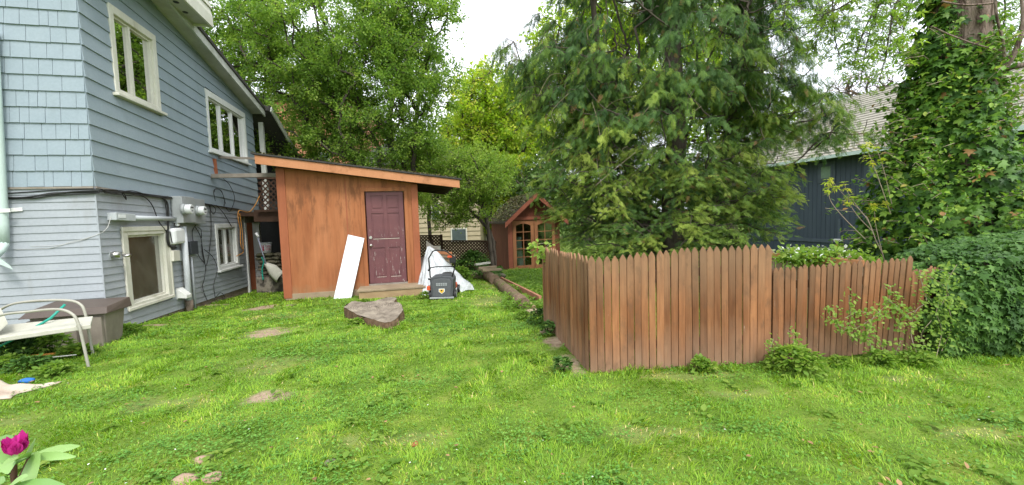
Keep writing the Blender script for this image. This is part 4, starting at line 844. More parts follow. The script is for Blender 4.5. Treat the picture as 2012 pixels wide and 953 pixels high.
# brick apartment building far behind the left tree
m_brick = M('salmon_brick',(.50,.21,.13),(.42,.17,.1),3,bmp=.2,stain=(.35,.14,.09)); bb_ = on_ground(P(640,400,26)); ap = thing('brick_building','salmon brick building with white trim glimpsed through the leaves behind the brown shed','building',bb_)
x0,x1 = P(500,300,26)[0],P(690,300,26)[0]; zt = P(700,195,26)[2]; mb = MB(); mb.hexa([V(x0,26,-1),V(x1,26,-1),V(x1,33,-1),V(x0,33,-1),V(x0,26,zt),V(x1,26,zt),V(x1,33,zt),V(x0,33,zt)]); mb.build('wall',m_brick,ap)
mb = MB(); mb.hexa([V(x0-.3,25.7,zt),V(x1+.3,25.7,zt),V(x1+.3,33.3,zt),V(x0-.3,33.3,zt),V(x0-.3,25.7,zt+.4),V(x1+.3,25.7,zt+.4),V(x1+.3,33.3,zt+.4),V(x0-.3,33.3,zt+.4)]); mb.build('roof',m_shingle,ap)
for i in range(2):
    for zc in (2.2,5.0):
        c = V(x0+1.4+i*2.6,25.97,zc); mb = MB(); mb.box(c,(1.3,.08,1.5)); fr_ = mb.build('window',m_white,ap); mb = MB(); mb.box(c-V(0,.045,0),(1.05,.01,1.25)); mb.build('pane',bpy.data.materials['dim_window_glass'],fr_)

# ---------------------------------------------------------------- dark blue house, right
m_navy = M('dark_navy_siding',(.055,.072,.098),(.045,.06,.085),2,(1,1,.5),.6,.3,.1); m_navyt = M('navy_trim',(.075,.095,.125),None,3,rough=.6)
NB = P(1700,470,16); NB[2] = 0
def B_(s,q,z): k = NB+U*s-N*q; return V(k[0],k[1],z)       # q>0 toward us (left)
def PB(px,py,q=0.): w_ = PL(px,py,NB-N*q,N); return np.dot(w_-NB,U),w_[2]
s_l,zband = PB(1470,463); zeave = PB(1765,293)[1]; nb_ = thing('navy_house','dark navy blue house with grooved siding and a pale shingle roof on the right','house',V(NB[0],NB[1],-1.2))
def bbx(mb,s0,s1,q0,q1,z0,z1): return mb.hexa([B_(s0,q0,z0),B_(s1,q0,z0),B_(s1,q1,z0),B_(s0,q1,z0),B_(s0,q0,z1),B_(s1,q0,z1),B_(s1,q1,z1),B_(s0,q1,z1)])
SA,SB = -9.,s_l
wn = [(PB(1612,355),PB(1638,322)),(PB(1705,350),PB(1740,318))]; bwn = (PB(1610,530),PB(1642,493))
def brect(a): s = sorted([a[0][0],a[1][0]]); z = sorted([a[0][1],a[1][1]]); return s[0],s[1],z[0],z[1]
mb = MB(); s = SA
while s<SB: bbx(mb,s,s+.185,-.03,.0,zband,zeave+.2); bbx(mb,s,s+.185,-.03,.001,-1.3,zband-.1); s += .2
mb.build('grooved_siding',m_navy,nb_); mb = MB(); bbx(mb,SA,SB,-8,-.015,-1.4,zeave+.2); mb.build('wall',m_navy,nb_)
mb = MB(); bbx(mb,SA,SB+.02,0,.05,zband-.13,zband+.02); mb.build('band_board',m_navyt,nb_)
m_npane = M('painted_reflection_pane',(.22,.30,.24),(.12,.17,.13),3,rough=.15,spec=.6,bmp=0)  # green reflection painted into the pane colour
for r_ in [brect(a) for a in wn]+[brect(bwn)]:
    mb = MB(); bbx(mb,r_[0]-.1,r_[1]+.1,0,.05,r_[2]-.1,r_[3]+.1); f_ = mb.build('window',m_navyt,nb_); mb = MB(); bbx(mb,r_[0],r_[1],.05,.065,r_[2],r_[3]); f2 = mb.build('sash',m_navyt,f_)
    mb = MB(); bbx(mb,r_[0]+.08,r_[1]-.08,.066,.07,r_[2]+.08,r_[3]-.08); mb.build('pane',m_npane,f_)
s1_,z1_ = PB(1770,187,-3.4)
def shing_mat():
    m,nt,b = newmat('pale_cedar_shingle_roof',.9,.15); n = noise(nt,5,7,(1,1,1),.7); r = ramp(nt,[(.3,(.24,.225,.19)),(.55,(.33,.31,.26)),(.75,(.25,.255,.16))]); nt.links.new(n.outputs['Fac'],r.inputs[0])
    nt.links.new(r.outputs[0],b.inputs['Base Color']); n2 = noise(nt,40,3); bump(nt,b,n2.outputs['Fac'],.5,.01); return m
m_sh2 = shing_mat(); rise = (z1_-zeave)/(3.4+.6); mb = MB(); rows_ = 24
qr0,qr1 = .6,-4.4
for i in range(rows_):
    qa = qr0+(qr1-qr0)*i/rows_; qb = qr0+(qr1-qr0)*(i+1.15)/rows_; za = zeave+.05+rise*(qr0-qa); zb_ = zeave+.05+rise*(qr0-qb); s = SA-.5
    while s<SB+.4:
        w_ = random.uniform(.3,.8); j = random.uniform(0,.012)
        e_ = min(s+w_-.008,SB+.4); mb.hexa([B_(s,qa,za),B_(e_,qa,za),B_(e_,qb,zb_-.01),B_(s,qb,zb_-.01),B_(s,qa,za+.045+j),B_(e_,qa,za+.045+j),B_(e_,qb,zb_+.0),B_(s,qb,zb_+.0)]); s += w_
zr_ = zeave+.05+rise*(qr0-qr1); rfo = mb.build('roof',m_sh2,nb_)
mb = MB(); mb.hexa([B_(SA-.5,qr1,zr_),B_(SB+.4,qr1,zr_),B_(SB+.4,-10,zeave),B_(SA-.5,-10,zeave),B_(SA-.5,qr1,zr_+.05),B_(SB+.4,qr1,zr_+.05),B_(SB+.4,-10,zeave+.05),B_(SA-.5,-10,zeave+.05)]); mb.build('rear_slope',m_sh2,rfo)
mb = MB(); mb.hexa([B_(SA-.5,.6,zeave-.0),B_(SB+.4,.6,zeave-.0),B_(SB+.4,-.1,zeave),B_(SA-.5,-.1,zeave),B_(SA-.5,.6,zeave+.04),B_(SB+.4,.6,zeave+.04),B_(SB+.4,-.1,zeave+.04),B_(SA-.5,-.1,zeave+.04)]); mb.build('soffit',m_navyt,rfo)
mb = MB(); bbx(mb,SA-.5,SB+.45,.60,.72,zeave-.05,zeave+.08); mb.build('gutter',m_dsp,rfo)
mb = MB(); c = PB(1651,473); bbx(mb,c[0]-.05,c[0]+.05,.01,.09,-1.2,PB(1651,430)[1]); mb.build('downspout',m_navyt,nb_)
mb = MB(); bbx(mb,c[0]-.18,c[0]+.12,.09,.2,c[1]-.02,c[1]+.08); mb.build('lamp_fixture',m_white,nb_)

# ---------------------------------------------------------------- mower
mc = T(869,589); MS = 50/815*math.hypot(mc[1],0)/.5
mow = thing('lawn_mower','red and black lawn mower with a dark grey grass bag facing the camera','lawn mower',mc)
def m_(x,y,z): return V(mc[0]+x*MS,mc[1]+y*MS,mc[2]+z*MS)
m_bag = M('dark_grey_bag',(.075,.08,.085),(.055,.06,.065),10,rough=.55,bmp=.15); m_redp = M('orange_red_plastic',(.62,.10,.03),(.5,.08,.03),6,rough=.4,bmp=0)
mb = MB(); prof = [(-.21,.05),(.21,.05),(.235,.40),(.19,.455),(.0,.475),(-.19,.455),(-.235,.40)]
mb.prism([m_(x,0,z) for x,z in prof],V(0,.42*MS,0)); bag = mb.build('grass_bag',m_bag,mow,bevel=.012)
mb = MB(); mb.prism([m_(x*.82,-.012,.07+(z-.05)*.84) for x,z in prof],V(0,.02,0)); mb.build('bag_panel',M('bag_panel_grey',(.1,.105,.11),(.08,.085,.09),12,rough=.5),bag,bevel=.006)
mb = MB(); mb.box(m_(0,-.03,.045),(.48*MS,.05,.03*MS)); mb.build('bag_base_bar',m_metalgrey,bag,bevel=.004)
for i,z in enumerate((.325,.295)):
    for x in (-.09,-.045,0,.045,.09):
        mb = MB(); mb.box(m_(x,-.016,z),(.035*MS,.006,.022*MS)); mb.build('raised_mark',m_metalgrey,bag)
mb = MB(); mb.prism([m_(x,-.02,z) for x,z in ((-.058,.225),(.058,.225),(.06,.165),(.0,.12),(-.06,.165))],V(0,.006,0)); lb_ = mb.build('label',m_white,bag)
mb = MB(); mb.prism([m_(x,-.024,z) for x,z in ((-.045,.212),(.045,.212),(.045,.168),(.0,.132),(-.045,.168))],V(0,.004,0)); mb.build('label_print',M('yellow_label',(.75,.45,.05),None,4,bmp=0),lb_)
mb = MB(); mb.prism([m_(x,-.026,z) for x,z in ((-.02,.205),(.02,.205),(0,.165))],V(0,.002,0)); mb.build('warning_mark',m_black,lb_)
mb = MB(); mb.box(m_(0,.62,.16),(.40*MS,.5*MS,.12*MS)); mb.build('mower_deck',m_redp,mow,bevel=.03)
mb = MB(); mb.tube([m_(.02,.65,.22),m_(.02,.65,.42),m_(.02,.65,.46)],[.15*MS,.15*MS,.09*MS],18); mb.build('engine',m_black,mow)
for x,y,r in ((-.245,.12,.10),(.245,.12,.10),(-.22,.85,.09),(.22,.85,.09)):
    mb = MB(); mb.cyl(m_(x-.025,y,r-.02),m_(x+.025,y,r-.02),r*MS,18); wh = mb.build('wheel',m_black,mow,bevel=.006); mb = MB(); mb.cyl(m_(x-.028,y,r-.02),m_(x+.028,y,r-.02),r*.5*MS,12); mb.build('hub',m_metalgrey,wh)
mb = MB(); mb.box(m_(-.27,.10,.23),(.07*MS,.14*MS,.08*MS)); mb.build('wheel_guard',m_redp,mow,bevel=.01)
hp = [m_(-.21,.35,.30),m_(-.245,.12,.45),m_(-.22,.0,.62),m_(-.215,-.1,.84),m_(-.12,-.15,.98),m_(-.06,-.16,1.0),m_(.08,-.16,1.0),m_(.15,-.15,.97),m_(.30,-.1,.84),m_(.27,0,.62),m_(.2,.12,.45),m_(.21,.35,.30)]
mb = MB(); mb.tube(hp,.0135*MS,8); hd = mb.build('handle',m_black,mow)
mb = MB(); mb.tube([m_(-.235,-.02,.64),m_(-.1,-.03,.665),m_(.1,-.03,.665),m_(.285,-.02,.66)],.011*MS,8); mb.build('crossbar',m_black,hd)
for z in (.6,.42): mb = MB(); mb.cyl(m_(-.26,0,z),m_(-.22,0,z),.02*MS,8); mb.build('knob',m_black,hd)
mb = MB(); mb.box(m_(.25,-.08,.80),(.12*MS,.08*MS,.13*MS)); mb.build('control_box',m_black,hd,bevel=.015); mb = MB(); mb.box(m_(.2,-.1,.865),(.09*MS,.06*MS,.045*MS)); mb.build('switch_cover',m_redp,hd,bevel=.01)

# plastic sheet over a pile, boxes, wood
def plastic():
    base = on_ground(P(868,560,9.6)); YC = 9.9; cx0 = P(840,500,YC); ap_ = P(838,484,YC)
    m,nt,b = newmat('cloudy_plastic_sheet',.28,.6); b.inputs['Base Color'].default_value = (.60,.63,.65,1); b.inputs['Transmission Weight'].default_value = .0
    tr = nt.nodes.new('ShaderNodeBsdfTransparent'); n = noise(nt,7,5,(1,1,.4)); r = ramp(nt,[(.3,(.5,.5,.5)),(.7,(.92,.92,.92))]); nt.links.new(n.outputs['Fac'],r.inputs[0]); ms = nt.nodes.new('ShaderNodeMixShader'); nt.links.new(r.outputs[0],ms.inputs[0]); nt.links.new(tr.outputs[0],ms.inputs[1]); nt.links.new(b.outputs[0],ms.inputs[2]); nt.links.new(ms.outputs[0],nt.nodes['Material Output'].inputs['Surface']); n2 = noise(nt,16,6,(1,1,.3)); bump(nt,b,n2.outputs['Fac'],.7,.03)
    R = np.random.default_rng(8); nu,nv = 64,22; vs = []; g0_ = gz(ap_); Hh = ap_[2]-g0_
    for j in range(nv+1):
        t_ = j/nv
        for i in range(nu):
            a = 2*math.pi*i/nu; rx = (.30 if math.cos(a)<0 else .98); ry = .75
            k = t_**(1.0 if math.cos(a)<0 else 1.05); fold = 1+.10*math.sin(a*9+1.3+2*t_)*t_+.06*math.sin(a*17+t_*4)+.05*math.sin(a*4+9*t_)
            x = ap_[0]+.02+math.cos(a)*rx*k*fold; y = YC+.1+math.sin(a)*ry*k*fold; zz = g0_+.015+Hh*(1-t_**1.15)*(1 if t_>0 else .97)+.12*math.sin(a*5+t_*8)*t_*(1-t_)*1.5
            if t_>.92: zz = g0_+.03+.02*math.sin(a*13)
            vs.append(V(x,y,zz))
    mb = MB(); mb.add(vs,[(j*nu+i,j*nu+(i+1)%nu,(j+1)*nu+(i+1)%nu,(j+1)*nu+i) for j in range(nv) for i in range(nu)],True)
    tag(mb.build('plastic_sheet',m),'cloudy clear plastic sheet draped over a pile beside the brown shed','plastic sheet')
    b0 = P(852,487,11.3); b0[2] -= .1; mb = MB(); mb.box(b0,(.33,.3,.28)); o = mb.build('cardboard_box',m_trim,bevel=.004); tag(o,'cream open box standing on the pile behind the plastic sheet','box')
    mb = MB(); c = b0+V(-.12,-.1,.14); mb.prism([c+V(-.06,0,0),c+V(.16,0,0),c+V(-.05,.02,.16)],V(0,.01,0)); mb.build('flap',m_trim,o)
    mb = MB(); gx = on_ground(b0); mb.hexa([gx+V(-.5,-.3,0),gx+V(.6,-.3,0),gx+V(.6,.4,0),gx+V(-.5,.4,0),V(gx[0]-.4,gx[1]-.2,b0[2]-.16),V(gx[0]+.35,gx[1]-.2,b0[2]-.16),V(gx[0]+.35,gx[1]+.3,b0[2]-.16),V(gx[0]-.4,gx[1]+.3,b0[2]-.16)]); tag(mb.build('lumber_stack',m_greywood,bevel=.02),'stack of old lumber behind the plastic sheet','lumber')
    for i,(px,py,l) in enumerate(((868,497,.5),(876,503,.45),(872,510,.5))):
        c = P(px,py,10.9+i*.05); mb = MB(); mb.beam(c-V(l/2,0,-.03),c+V(l/2,.1,-.03),.12,.07); tag(mb.build('wood_scrap',m_cedar if i==0 else m_wood),['orange wood scrap on top of the lumber behind the mower','pale wood scrap in the middle of the lumber behind the mower','lowest wood scrap on the lumber behind the mower'][i],'wood scrap')
plastic()
# logs, boards and rubble between lawn and garden bed
def log(name,label,a,b,r,mat,seg=9,seed=1):
    R = np.random.default_rng(seed); pts = [a+(b-a)*i/seg+V(R.uniform(-.01,.01),R.uniform(-.02,.02),R.uniform(-.01,.01)) for i in range(seg+1)]; mb = MB(); mb.tube(pts,[r*R.uniform(.93,1.07) for _ in pts],12); return tag(mb.build(name,mat),label,'log')
m_log = M('grey_brown_log_bark',(.25,.18,.12),(.13,.09,.06),7,(1,1,1),.95,.1,.8,stain=(.13,.16,.05),stain_sc=(1,1,1),stain_th=(.5,.65),dist=.03)
l0 = T(1036,606); l1 = T(978,560); l0[2] += .08; l1[2] += .08; log('border_log','thick mossy log edging the lawn nearest the fence end',l0+V(-.05,-.05,0),l1,.12,m_log,seed=2)
l2 = T(974,558); l3 = T(938,536); l2[2] += .1; l3[2] += .1; log('border_log','thick mossy log farther back towards the rubble',l2,l3,.15,m_log,seed=3)
a = T(1062,600)+Z*.1; b = T(985,556)+Z*.1; mb = MB(); mb.beam(a,b,.05,.14); tag(mb.build('bed_board',M('reddish_bed_board',(.42,.2,.12),(.3,.13,.08),5)),'reddish timber board edging the garden bed beside the log','board')
a = T(1050,610)+Z*.05; b = T(960,546)+Z*.13; mb = MB(); mb.beam(a,b,.06,.05); tag(mb.build('pale_batten',M('pale_raw_wood',(.55,.4,.24),(.45,.3,.18),6)),'thin pale wooden batten lying on the mossy log','batten')
mb = MB(); c = T(1050,618); mb.blob(c+Z*.03,(.17,.13,.06),3,.3); tag(mb.build('garden_stone',m_wood),'flat tan stone at the foot of the fence end','stone')
mb = MB(); c = T(1071,655); mb.blob(c+Z*.02,(.07,.06,.04),5,.3); tag(mb.build('garden_stone',m_wood),'small stone half hidden in ivy along the left fence run','stone')
spots = [(918,533,.16),(930,527,.2),(944,533,.15),(955,530,.14),(966,534,.15),(975,530,.13),(985,536,.14),(938,541,.12),(952,541,.13),(908,541,.13),(968,541,.12),(924,541,.12),(990,530,.12),(948,526,.13)]
wl = ['leftmost pale','large grey mossy','middle tan','front tan','small brown','rear tan','far right pale','low grey','broad flat','pale left front','low right','round front','back right','upper']
for i,(px,py,r) in enumerate(spots):
    c = T(px,py); c[1] = min(c[1],13.5); c = P(px,py,min(T(px,py)[1],13)); c = on_ground(c); mb = MB(); mb.blob(c+Z*(r*.5),(r*1.1,r*.8,r*.6),i*7,.35,8,6); tag(mb.build('rubble_stone',m_wood if i%3 else m_stone),None,'stone','stones heaped at the end of the log border')['label'] = 'rough tan or grey stone in the heap at the far end of the log border'
a = P(934,520,12.6); b = P(962,516,12.9); mb = MB(); mb.beam(a,b,.12,.05); tag(mb.build('broken_plank',m_trim),'pale broken plank lying on the heap of stones','plank')
for i,(x0_,y0_,x1_,y1_) in enumerate(((940,527,975,524),(948,531,985,529))):
    mb = MB(); mb.beam(P(x0_,y0_,12.3-.2*i),P(x1_,y1_,12.5-.2*i),.1,.06); tag(mb.build('split_wood',m_wood),['upper split wood piece across the stone heap','lower split wood piece across the stone heap'][i],'wood')

# ---------------------------------------------------------------- left foreground: bench, box, tarp
m_frame = M('cream_grey_tube',(.36,.35,.29),(.29,.28,.23),6,rough=.4,spec=.5,bmp=.03)
m_seat = M('cream_slatted_seat',(.50,.49,.41),(.42,.41,.34),8,rough=.6)
YN,YF = 4.30,4.75
bench = thing('patio_bench','cream metal patio bench with a pale sling seat and curved armrests at the left edge','bench',on_ground(P(175,715,YN)))
arm = spline([P(-60,672,YN),P(-10,624,YN),P(60,612,YN),P(115,608,YN),P(143,618,YN),P(155,640,YN),P(165,680,YN),on_ground(P(174,718,YN),-.02)],8)
mb = MB(); mb.tube(arm,.014,8); mb.build('front_frame',m_frame,bench)
arm2 = spline([P(-40,640,YF),P(10,603,YF),P(60,592,YF),P(130,590,YF),P(158,598,YF),P(168,618,YF),P(175,655,YF),on_ground(P(183,695,YF),-.02)],8)
mb = MB(); mb.tube(arm2,.014,8); mb.build('rear_frame',m_frame,bench)
a,b = P(-60,672,YN+.02),P(178,637,YN+.02); c,d = P(183,621,YF-.02),P(-10,640,YF-.02); mb = MB(); dn = V(0,0,-.05)
mb.hexa([a+dn,b+dn,c+dn*.4,d+dn*.4,a,b,c,d]); mb.build('seat',m_seat,bench,bevel=.008)
mb = MB(); mb.tube([P(152,641,YN),P(172,632,YF)],.013,8); mb.build('stretcher',m_frame,bench)
mb = MB(); mb.hexa([P(-40,690,YN+.1),P(16,636,YN+.1),P(16,636,YN+.14),P(-40,690,YN+.14),P(-40,600,YN+.25),P(2,606,YN+.25),P(2,606,YN+.29),P(-40,600,YN+.29)]); mb.build('backrest',m_seat,bench,bevel=.006)
# storage box
m_tub = M('taupe_resin',(.25,.22,.18),(.2,.17,.14),5,rough=.55,bmp=.1,stain=(.14,.12,.09)); m_lid = M('dark_brown_resin_lid',(.10,.08,.065),(.08,.06,.05),6,rough=.5)
YS = 5.15; sbx = thing('storage_box','taupe resin deck box with a dark brown lid against the house front','storage box',on_ground(P(120,670,YS)))
r0,r1 = P(60,612,YS),P(203,612,YS); zb0 = gz(r0)-.02; zt0 = P(130,605,YS)[2]; ex = N; l = r1[0]-r0[0]
o_ = V(r0[0],YS-.12,0)
def sx(a,b_,z): k = o_+N*a-U*0+U*b_; return V(k[0],k[1],z)
def sbb(mb,a0,a1,b0,b1,z0,z1,tp=0): return mb.hexa([sx(a0+tp,b0+tp,z0),sx(a1-tp,b0+tp,z0),sx(a1-tp,b1-tp,z0),sx(a0+tp,b1-tp,z0),sx(a0,b0,z1),sx(a1,b0,z1),sx(a1,b1,z1),sx(a0,b1,z1)])
mb = MB(); sbb(mb,.06,l-.06,.03,.42,zb0,zt0-.07,.04); mb.build('body',m_tub,sbx,bevel=.012)
for a0 in (.05,l*.46,l-.22): mb = MB(); sbb(mb,a0,a0+.13,.0,.05,zb0,zt0-.14,.0); mb.build('rib_panel',m_tub,sbx,bevel=.01)
mb = MB(); mb.hexa([sx(-.0,-.04,zt0-.1),sx(l,-.04,zt0-.1),sx(l,.46,zt0-.1),sx(0,.46,zt0-.1),sx(.06,.02,zt0-.02),sx(l-.03,.02,zt0-.02),sx(l-.02,.46,zt0+.03),sx(.05,.46,zt0+.03)]); mb.build('lid',m_lid,sbx,bevel=.008)
mb = MB(); mb.tube([P(-20,690,4.5),P(40,660,4.55),P(100,625,4.65),P(128,598,4.75)],.014,8); tag(mb.build('broom_handle',m_teal),'teal green pole slanting across the bench and the storage box','pole')
mb = MB(); mb.tube([P(-10,706,4.55),P(40,702,4.6),P(95,697,4.65),P(152,691,4.75)],.017,8); tag(mb.build('orange_pole',M('orange_yellow_pole',(.6,.27,.05),(.5,.2,.04),6,bmp=.1)),'orange yellow pole lying in the weeds under the bench','pole')
mb = MB(); mb.tube([P(-10,712,4.4),P(60,706,4.45),P(150,697,4.55)],.006,6); tag(mb.build('thin_rod',m_wcable),'thin pale rod lying just in front of the orange pole','rod')
# tarp heap
def tarp():
    m = M('dirty_cream_tarp',(.56,.5,.4),(.42,.33,.26),5,rough=.7,bmp=.4,stain=(.3,.2,.15),stain_sc=(1,1,1),stain_th=(.5,.7)); c = T(-10,775); vs = []; n = 26
    for i in range(n+1):
        for j in range(n+1):
            u_ = i/n; v_ = j/n; x = c[0]-.5+u_*.80-.06*math.sin(v_*5)*u_; y = c[1]-.16+v_*.36+.05*math.sin(u_*7)
            edge = min(1,4*min(1-u_,v_,1-v_)); h = .20*max(0,1-u_*1.05)**1.6*math.sin(math.pi*min(1,v_+.02))+.03*edge*abs(math.sin(u_*11+v_*7))+.012
            vs.append(V(x,y,float(gheight(np.array(x),np.array(y)))+h+.03*edge))
    mb = MB(); mb.add(vs,[(i*(n+1)+j,(i+1)*(n+1)+j,(i+1)*(n+1)+j+1,i*(n+1)+j+1) for i in range(n) for j in range(n)],True); o = mb.build('crumpled_tarp',m); s_ = o.modifiers.new('thick','SOLIDIFY'); s_.thickness = .01; s_.offset = -1; tag(o,'crumpled dirty cream tarp on the grass at the left edge','tarp')
    b = T(52,752); mb = MB(); mb.blob(b+Z*.02,(.06,.04,.025),9,.4); tag(mb.build('blue_scrap',M('blue_plastic',(.03,.16,.5),None,5)),'small blue plastic scrap just behind the crumpled tarp','scrap')
tarp()

# ---------------------------------------------------------------- vegetation
m_bark = M('dark_tree_bark',(.12,.10,.08),(.06,.05,.04),9,(1,1,.3),.95,.1,.7,dist=.02)
m_bark2 = M('brown_fissured_bark',(.30,.23,.19),(.15,.11,.09),7,(1.6,1.6,.35),.95,.1,.9,stain=(.08,.055,.045),stain_sc=(6,6,1.2),stain_th=(.5,.6),fine=24,dist=.05)
m_twig = M('pale_twig',(.34,.28,.2),(.25,.2,.14),8,rough=.8)
m_leaf = leafmat('mid_green_leaf',[(0,(.05,.11,.025)),(.4,(.14,.25,.045)),(.75,(.23,.36,.06)),(1,(.33,.43,.09))],.55)
m_lime = leafmat('spring_yellow_green_leaf',[(0,(.13,.24,.02)),(.4,(.26,.40,.03)),(.75,(.42,.52,.05)),(1,(.55,.50,.1))],.5)
m_fresh = leafmat('fresh_green_leaf',[(0,(.07,.15,.02)),(.5,(.17,.30,.04)),(1,(.32,.42,.08))],.5)
m_cyp = leafmat('cypress_foliage',[(0,(.024,.065,.026)),(.35,(.06,.125,.04)),(.6,(.115,.21,.045)),(.8,(.24,.34,.055)),(.93,(.34,.41,.08)),(1,(.27,.17,.07))],.3,.6,.2)
m_ivy = leafmat('ivy_leaf',[(0,(.025,.07,.016)),(.35,(.06,.145,.022)),(.65,(.12,.245,.032)),(.85,(.22,.36,.045)),(.96,(.33,.44,.07)),(1,(.3,.17,.06))],.3,.5,.3)
m_hedge = leafmat('dark_ivy_leaf',[(0,(.02,.055,.014)),(.4,(.05,.12,.022)),(.75,(.09,.19,.032)),(1,(.2,.31,.05))],.2,.55,.25)
m_dist = leafmat('distant_leaf',[(0,(.04,.08,.025)),(.5,(.09,.16,.035)),(1,(.2,.28,.06))],.3)

def skeleton(trunks, nodes, seed):
    """join crown nodes to the trunks: every node hangs on the nearest node nearer the trunk"""
    pts = [p for t_ in trunks for p in t_]; par = []; k = 0; rootcost = []
    for t_ in trunks:
        for i in range(len(t_)): par.append(-1 if i==0 else k+i-1); rootcost.append(0. if i==0 else rootcost[-1]+float(np.linalg.norm(t_[i]-t_[i-1])))
        k += len(t_)
    cen = np.mean([t_[len(t_)//2] for t_ in trunks],axis=0); order = np.argsort(np.linalg.norm(nodes-cen,axis=1))
    A = np.zeros((len(pts)+len(nodes),3)); A[:len(pts)] = pts; cost = np.zeros(len(A)); cost[:len(pts)] = rootcost; n = len(pts)
    for i in order:
        p = nodes[i]; d = np.linalg.norm(A[:n]-p,axis=1); up_ = np.clip(A[:n,2]-p[2],0,None); j = int(np.argmin(d*1.25+.25*cost[:n]+up_*.8)); A[n] = p; cost[n] = cost[j]+d[j]; par.append(j); n += 1
    return A[:n],par,len(pts)
def branches(mb, A, par, nt_, r_tip, r_base, curve=.12, seed=0, pw=.42):
    R = np.random.default_rng(seed); n = len(A); cnt = np.ones(n)
    for i in range(n-1,-1,-1):
        if par[i]>=0: cnt[par[i]] += cnt[i]
    for i in range(nt_-1,0,-1): pass
    mxc = cnt.max(); rad = r_tip+(r_base-r_tip)*((cnt-1)/max(mxc-1,1))**pw
    for i in range(n):
        j = par[i]
        if j<0: continue
        a,b = A[j],A[i]; L = np.linalg.norm(b-a); ra = min(rad[j],rad[i]*1.35) if i>=nt_ else rad[j]
        mid = [a+(b-a)*t_+R.normal(0,curve*.35,3)*L*math.sin(math.pi*t_)+Z*(curve*L*math.sin(math.pi*t_)*(-.3 if i>=nt_ else 0)) for t_ in (0,.33,.66,1)]
        mb.tube(mid,[ra,ra*.75+rad[i]*.25,ra*.4+rad[i]*.6,rad[i]],5 if rad[i]<.05 else 9,cap=False)
    return rad
def ell_nodes(ells, n, seed, shell=.35, zmin=None):
    R = np.random.default_rng(seed); out = []; vol = np.array([e[1][0]*e[1][1]*e[1][2] for e in ells]); vol = vol/vol.sum()
    for (c,r),f in zip(ells,vol):
        k = max(3,int(n*f)); d = nrm(R.normal(size=(k,3))); rr = R.uniform(shell**3,1,k)**(1/3); out.append(np.array(c)+d*np.array(r)*rr[:,None])
    out = np.concatenate(out)
    if zmin is not None: out = out[out[:,2]>zmin]
    return out
def leafy(name_label, base, trunks, ells, n_nodes, leaves, size, mat, seed, r_tip=.006, r_base=.12, spread=.35, tmpl=LEAF4, zmin=None, group=None, bark=None, droop=.2, tb=.5, tv=.2, name='tree', cat='tree', upper=.0, flat=.6, shell=.35):
    R = np.random.default_rng(seed); nodes = ell_nodes(ells,n_nodes,seed,shell,zmin); A,par,nt_ = skeleton(trunks,nodes,seed)
    t = thing(name,name_label,cat,base,group); mb = MB(); branches(mb,A,par,nt_,r_tip,r_base,seed=seed); 
    nn = A[nt_:]; pr = np.array(par[nt_:]); tw = nn-A[pr]; tw = nrm(tw); n = len(nn)
    # twigs around every node
    ntw = 5; td = nrm(np.repeat(tw,ntw,0)*.5+R.normal(0,.75,(n*ntw,3))*V(1,1,.7)); tp = np.repeat(nn,ntw,0); tl = spread*R.uniform(.6,1.5,n*ntw)
    for i in range(len(tp)):
        if i%2==0: mb.tube([tp[i],tp[i]+td[i]*tl[i]*.6,tp[i]+td[i]*tl[i]+V(0,0,-.05*tl[i])],[r_tip,r_tip*.7,r_tip*.4],3,cap=False)
    mb.build('trunk',bark or m_bark,t)
    per = max(1,leaves//(n*ntw)); idx = np.repeat(np.arange(len(tp)),per); u_ = R.random(len(idx))**.8
    pos = tp[idx]+td[idx]*(tl[idx]*u_)[:,None]+R.normal(0,spread*.16,(len(idx),3)); 
    d = nrm(td[idx]*.6+R.normal(0,.7,(len(idx),3))-Z*droop); sz = size*R.uniform(.6,1.3,len(idx))
    cl = R.normal(0,tv*.8,n)[idx//ntw] if False else R.normal(0,tv*.7,n*ntw)[idx]
    tint = np.clip(tb+cl+R.normal(0,tv*.6,len(idx)),0,1)
    upv = nrm(np.tile(V(0,0,1.),(len(idx),1))+R.normal(0,flat,(len(idx),3)))
    stamp('crown',tmpl[0],tmpl[1],pos,sz,d,mat,parent=t,up=upv,tint=tint); return t
def ell(px,py,Y,rx,ry,rd): c = P(px,py,Y); k = Y/FPX; return (c,(rx*k,rd,ry*k))
def trunk_line(pxs, Y, n=6, jit=.05, seed=0):
    pts = [P(x,y,Y) if len(q)==2 else P(x,y,q[2]) for q in pxs for x,y in [q[:2]]]; pts[0] = on_ground(pts[0],-.1); return spline(pts,3)

# tree behind the brown shed
YT = 14.5; tr_ = [trunk_line([(752,420),(748,330),(740,280),(700,200),(690,120)],YT),trunk_line([(790,420),(775,330),(765,270),(770,200),(790,110),(800,20)],YT),trunk_line([(800,420),(812,330),(815,250),(830,150),(850,60)],YT+.3),trunk_line([(770,420),(795,330),(745,250),(690,170),(640,60)],YT+.5),trunk_line([(745,420),(710,330),(650,290),(600,240)],YT-.2)]
leafy('broad multi-stemmed green tree rising behind the brown shed',on_ground(P(770,420,YT)),tr_,
 [ell(660,60,YT,235,140,3.0),ell(560,190,YT,150,130,2.2),ell(740,200,YT,150,150,2.4),ell(800,80,YT,80,110,2),ell(480,60,YT,80,120,2),ell(815,290,YT,50,50,1.5),ell(640,290,YT,130,50,1.8),ell(880,30,YT,30,30,.6),ell(885,150,YT,25,22,.5),ell(850,215,YT,35,28,.8)],
 1000,210000,.085,m_leaf,3,r_base=.14,spread=.46,tb=.60,tv=.24)
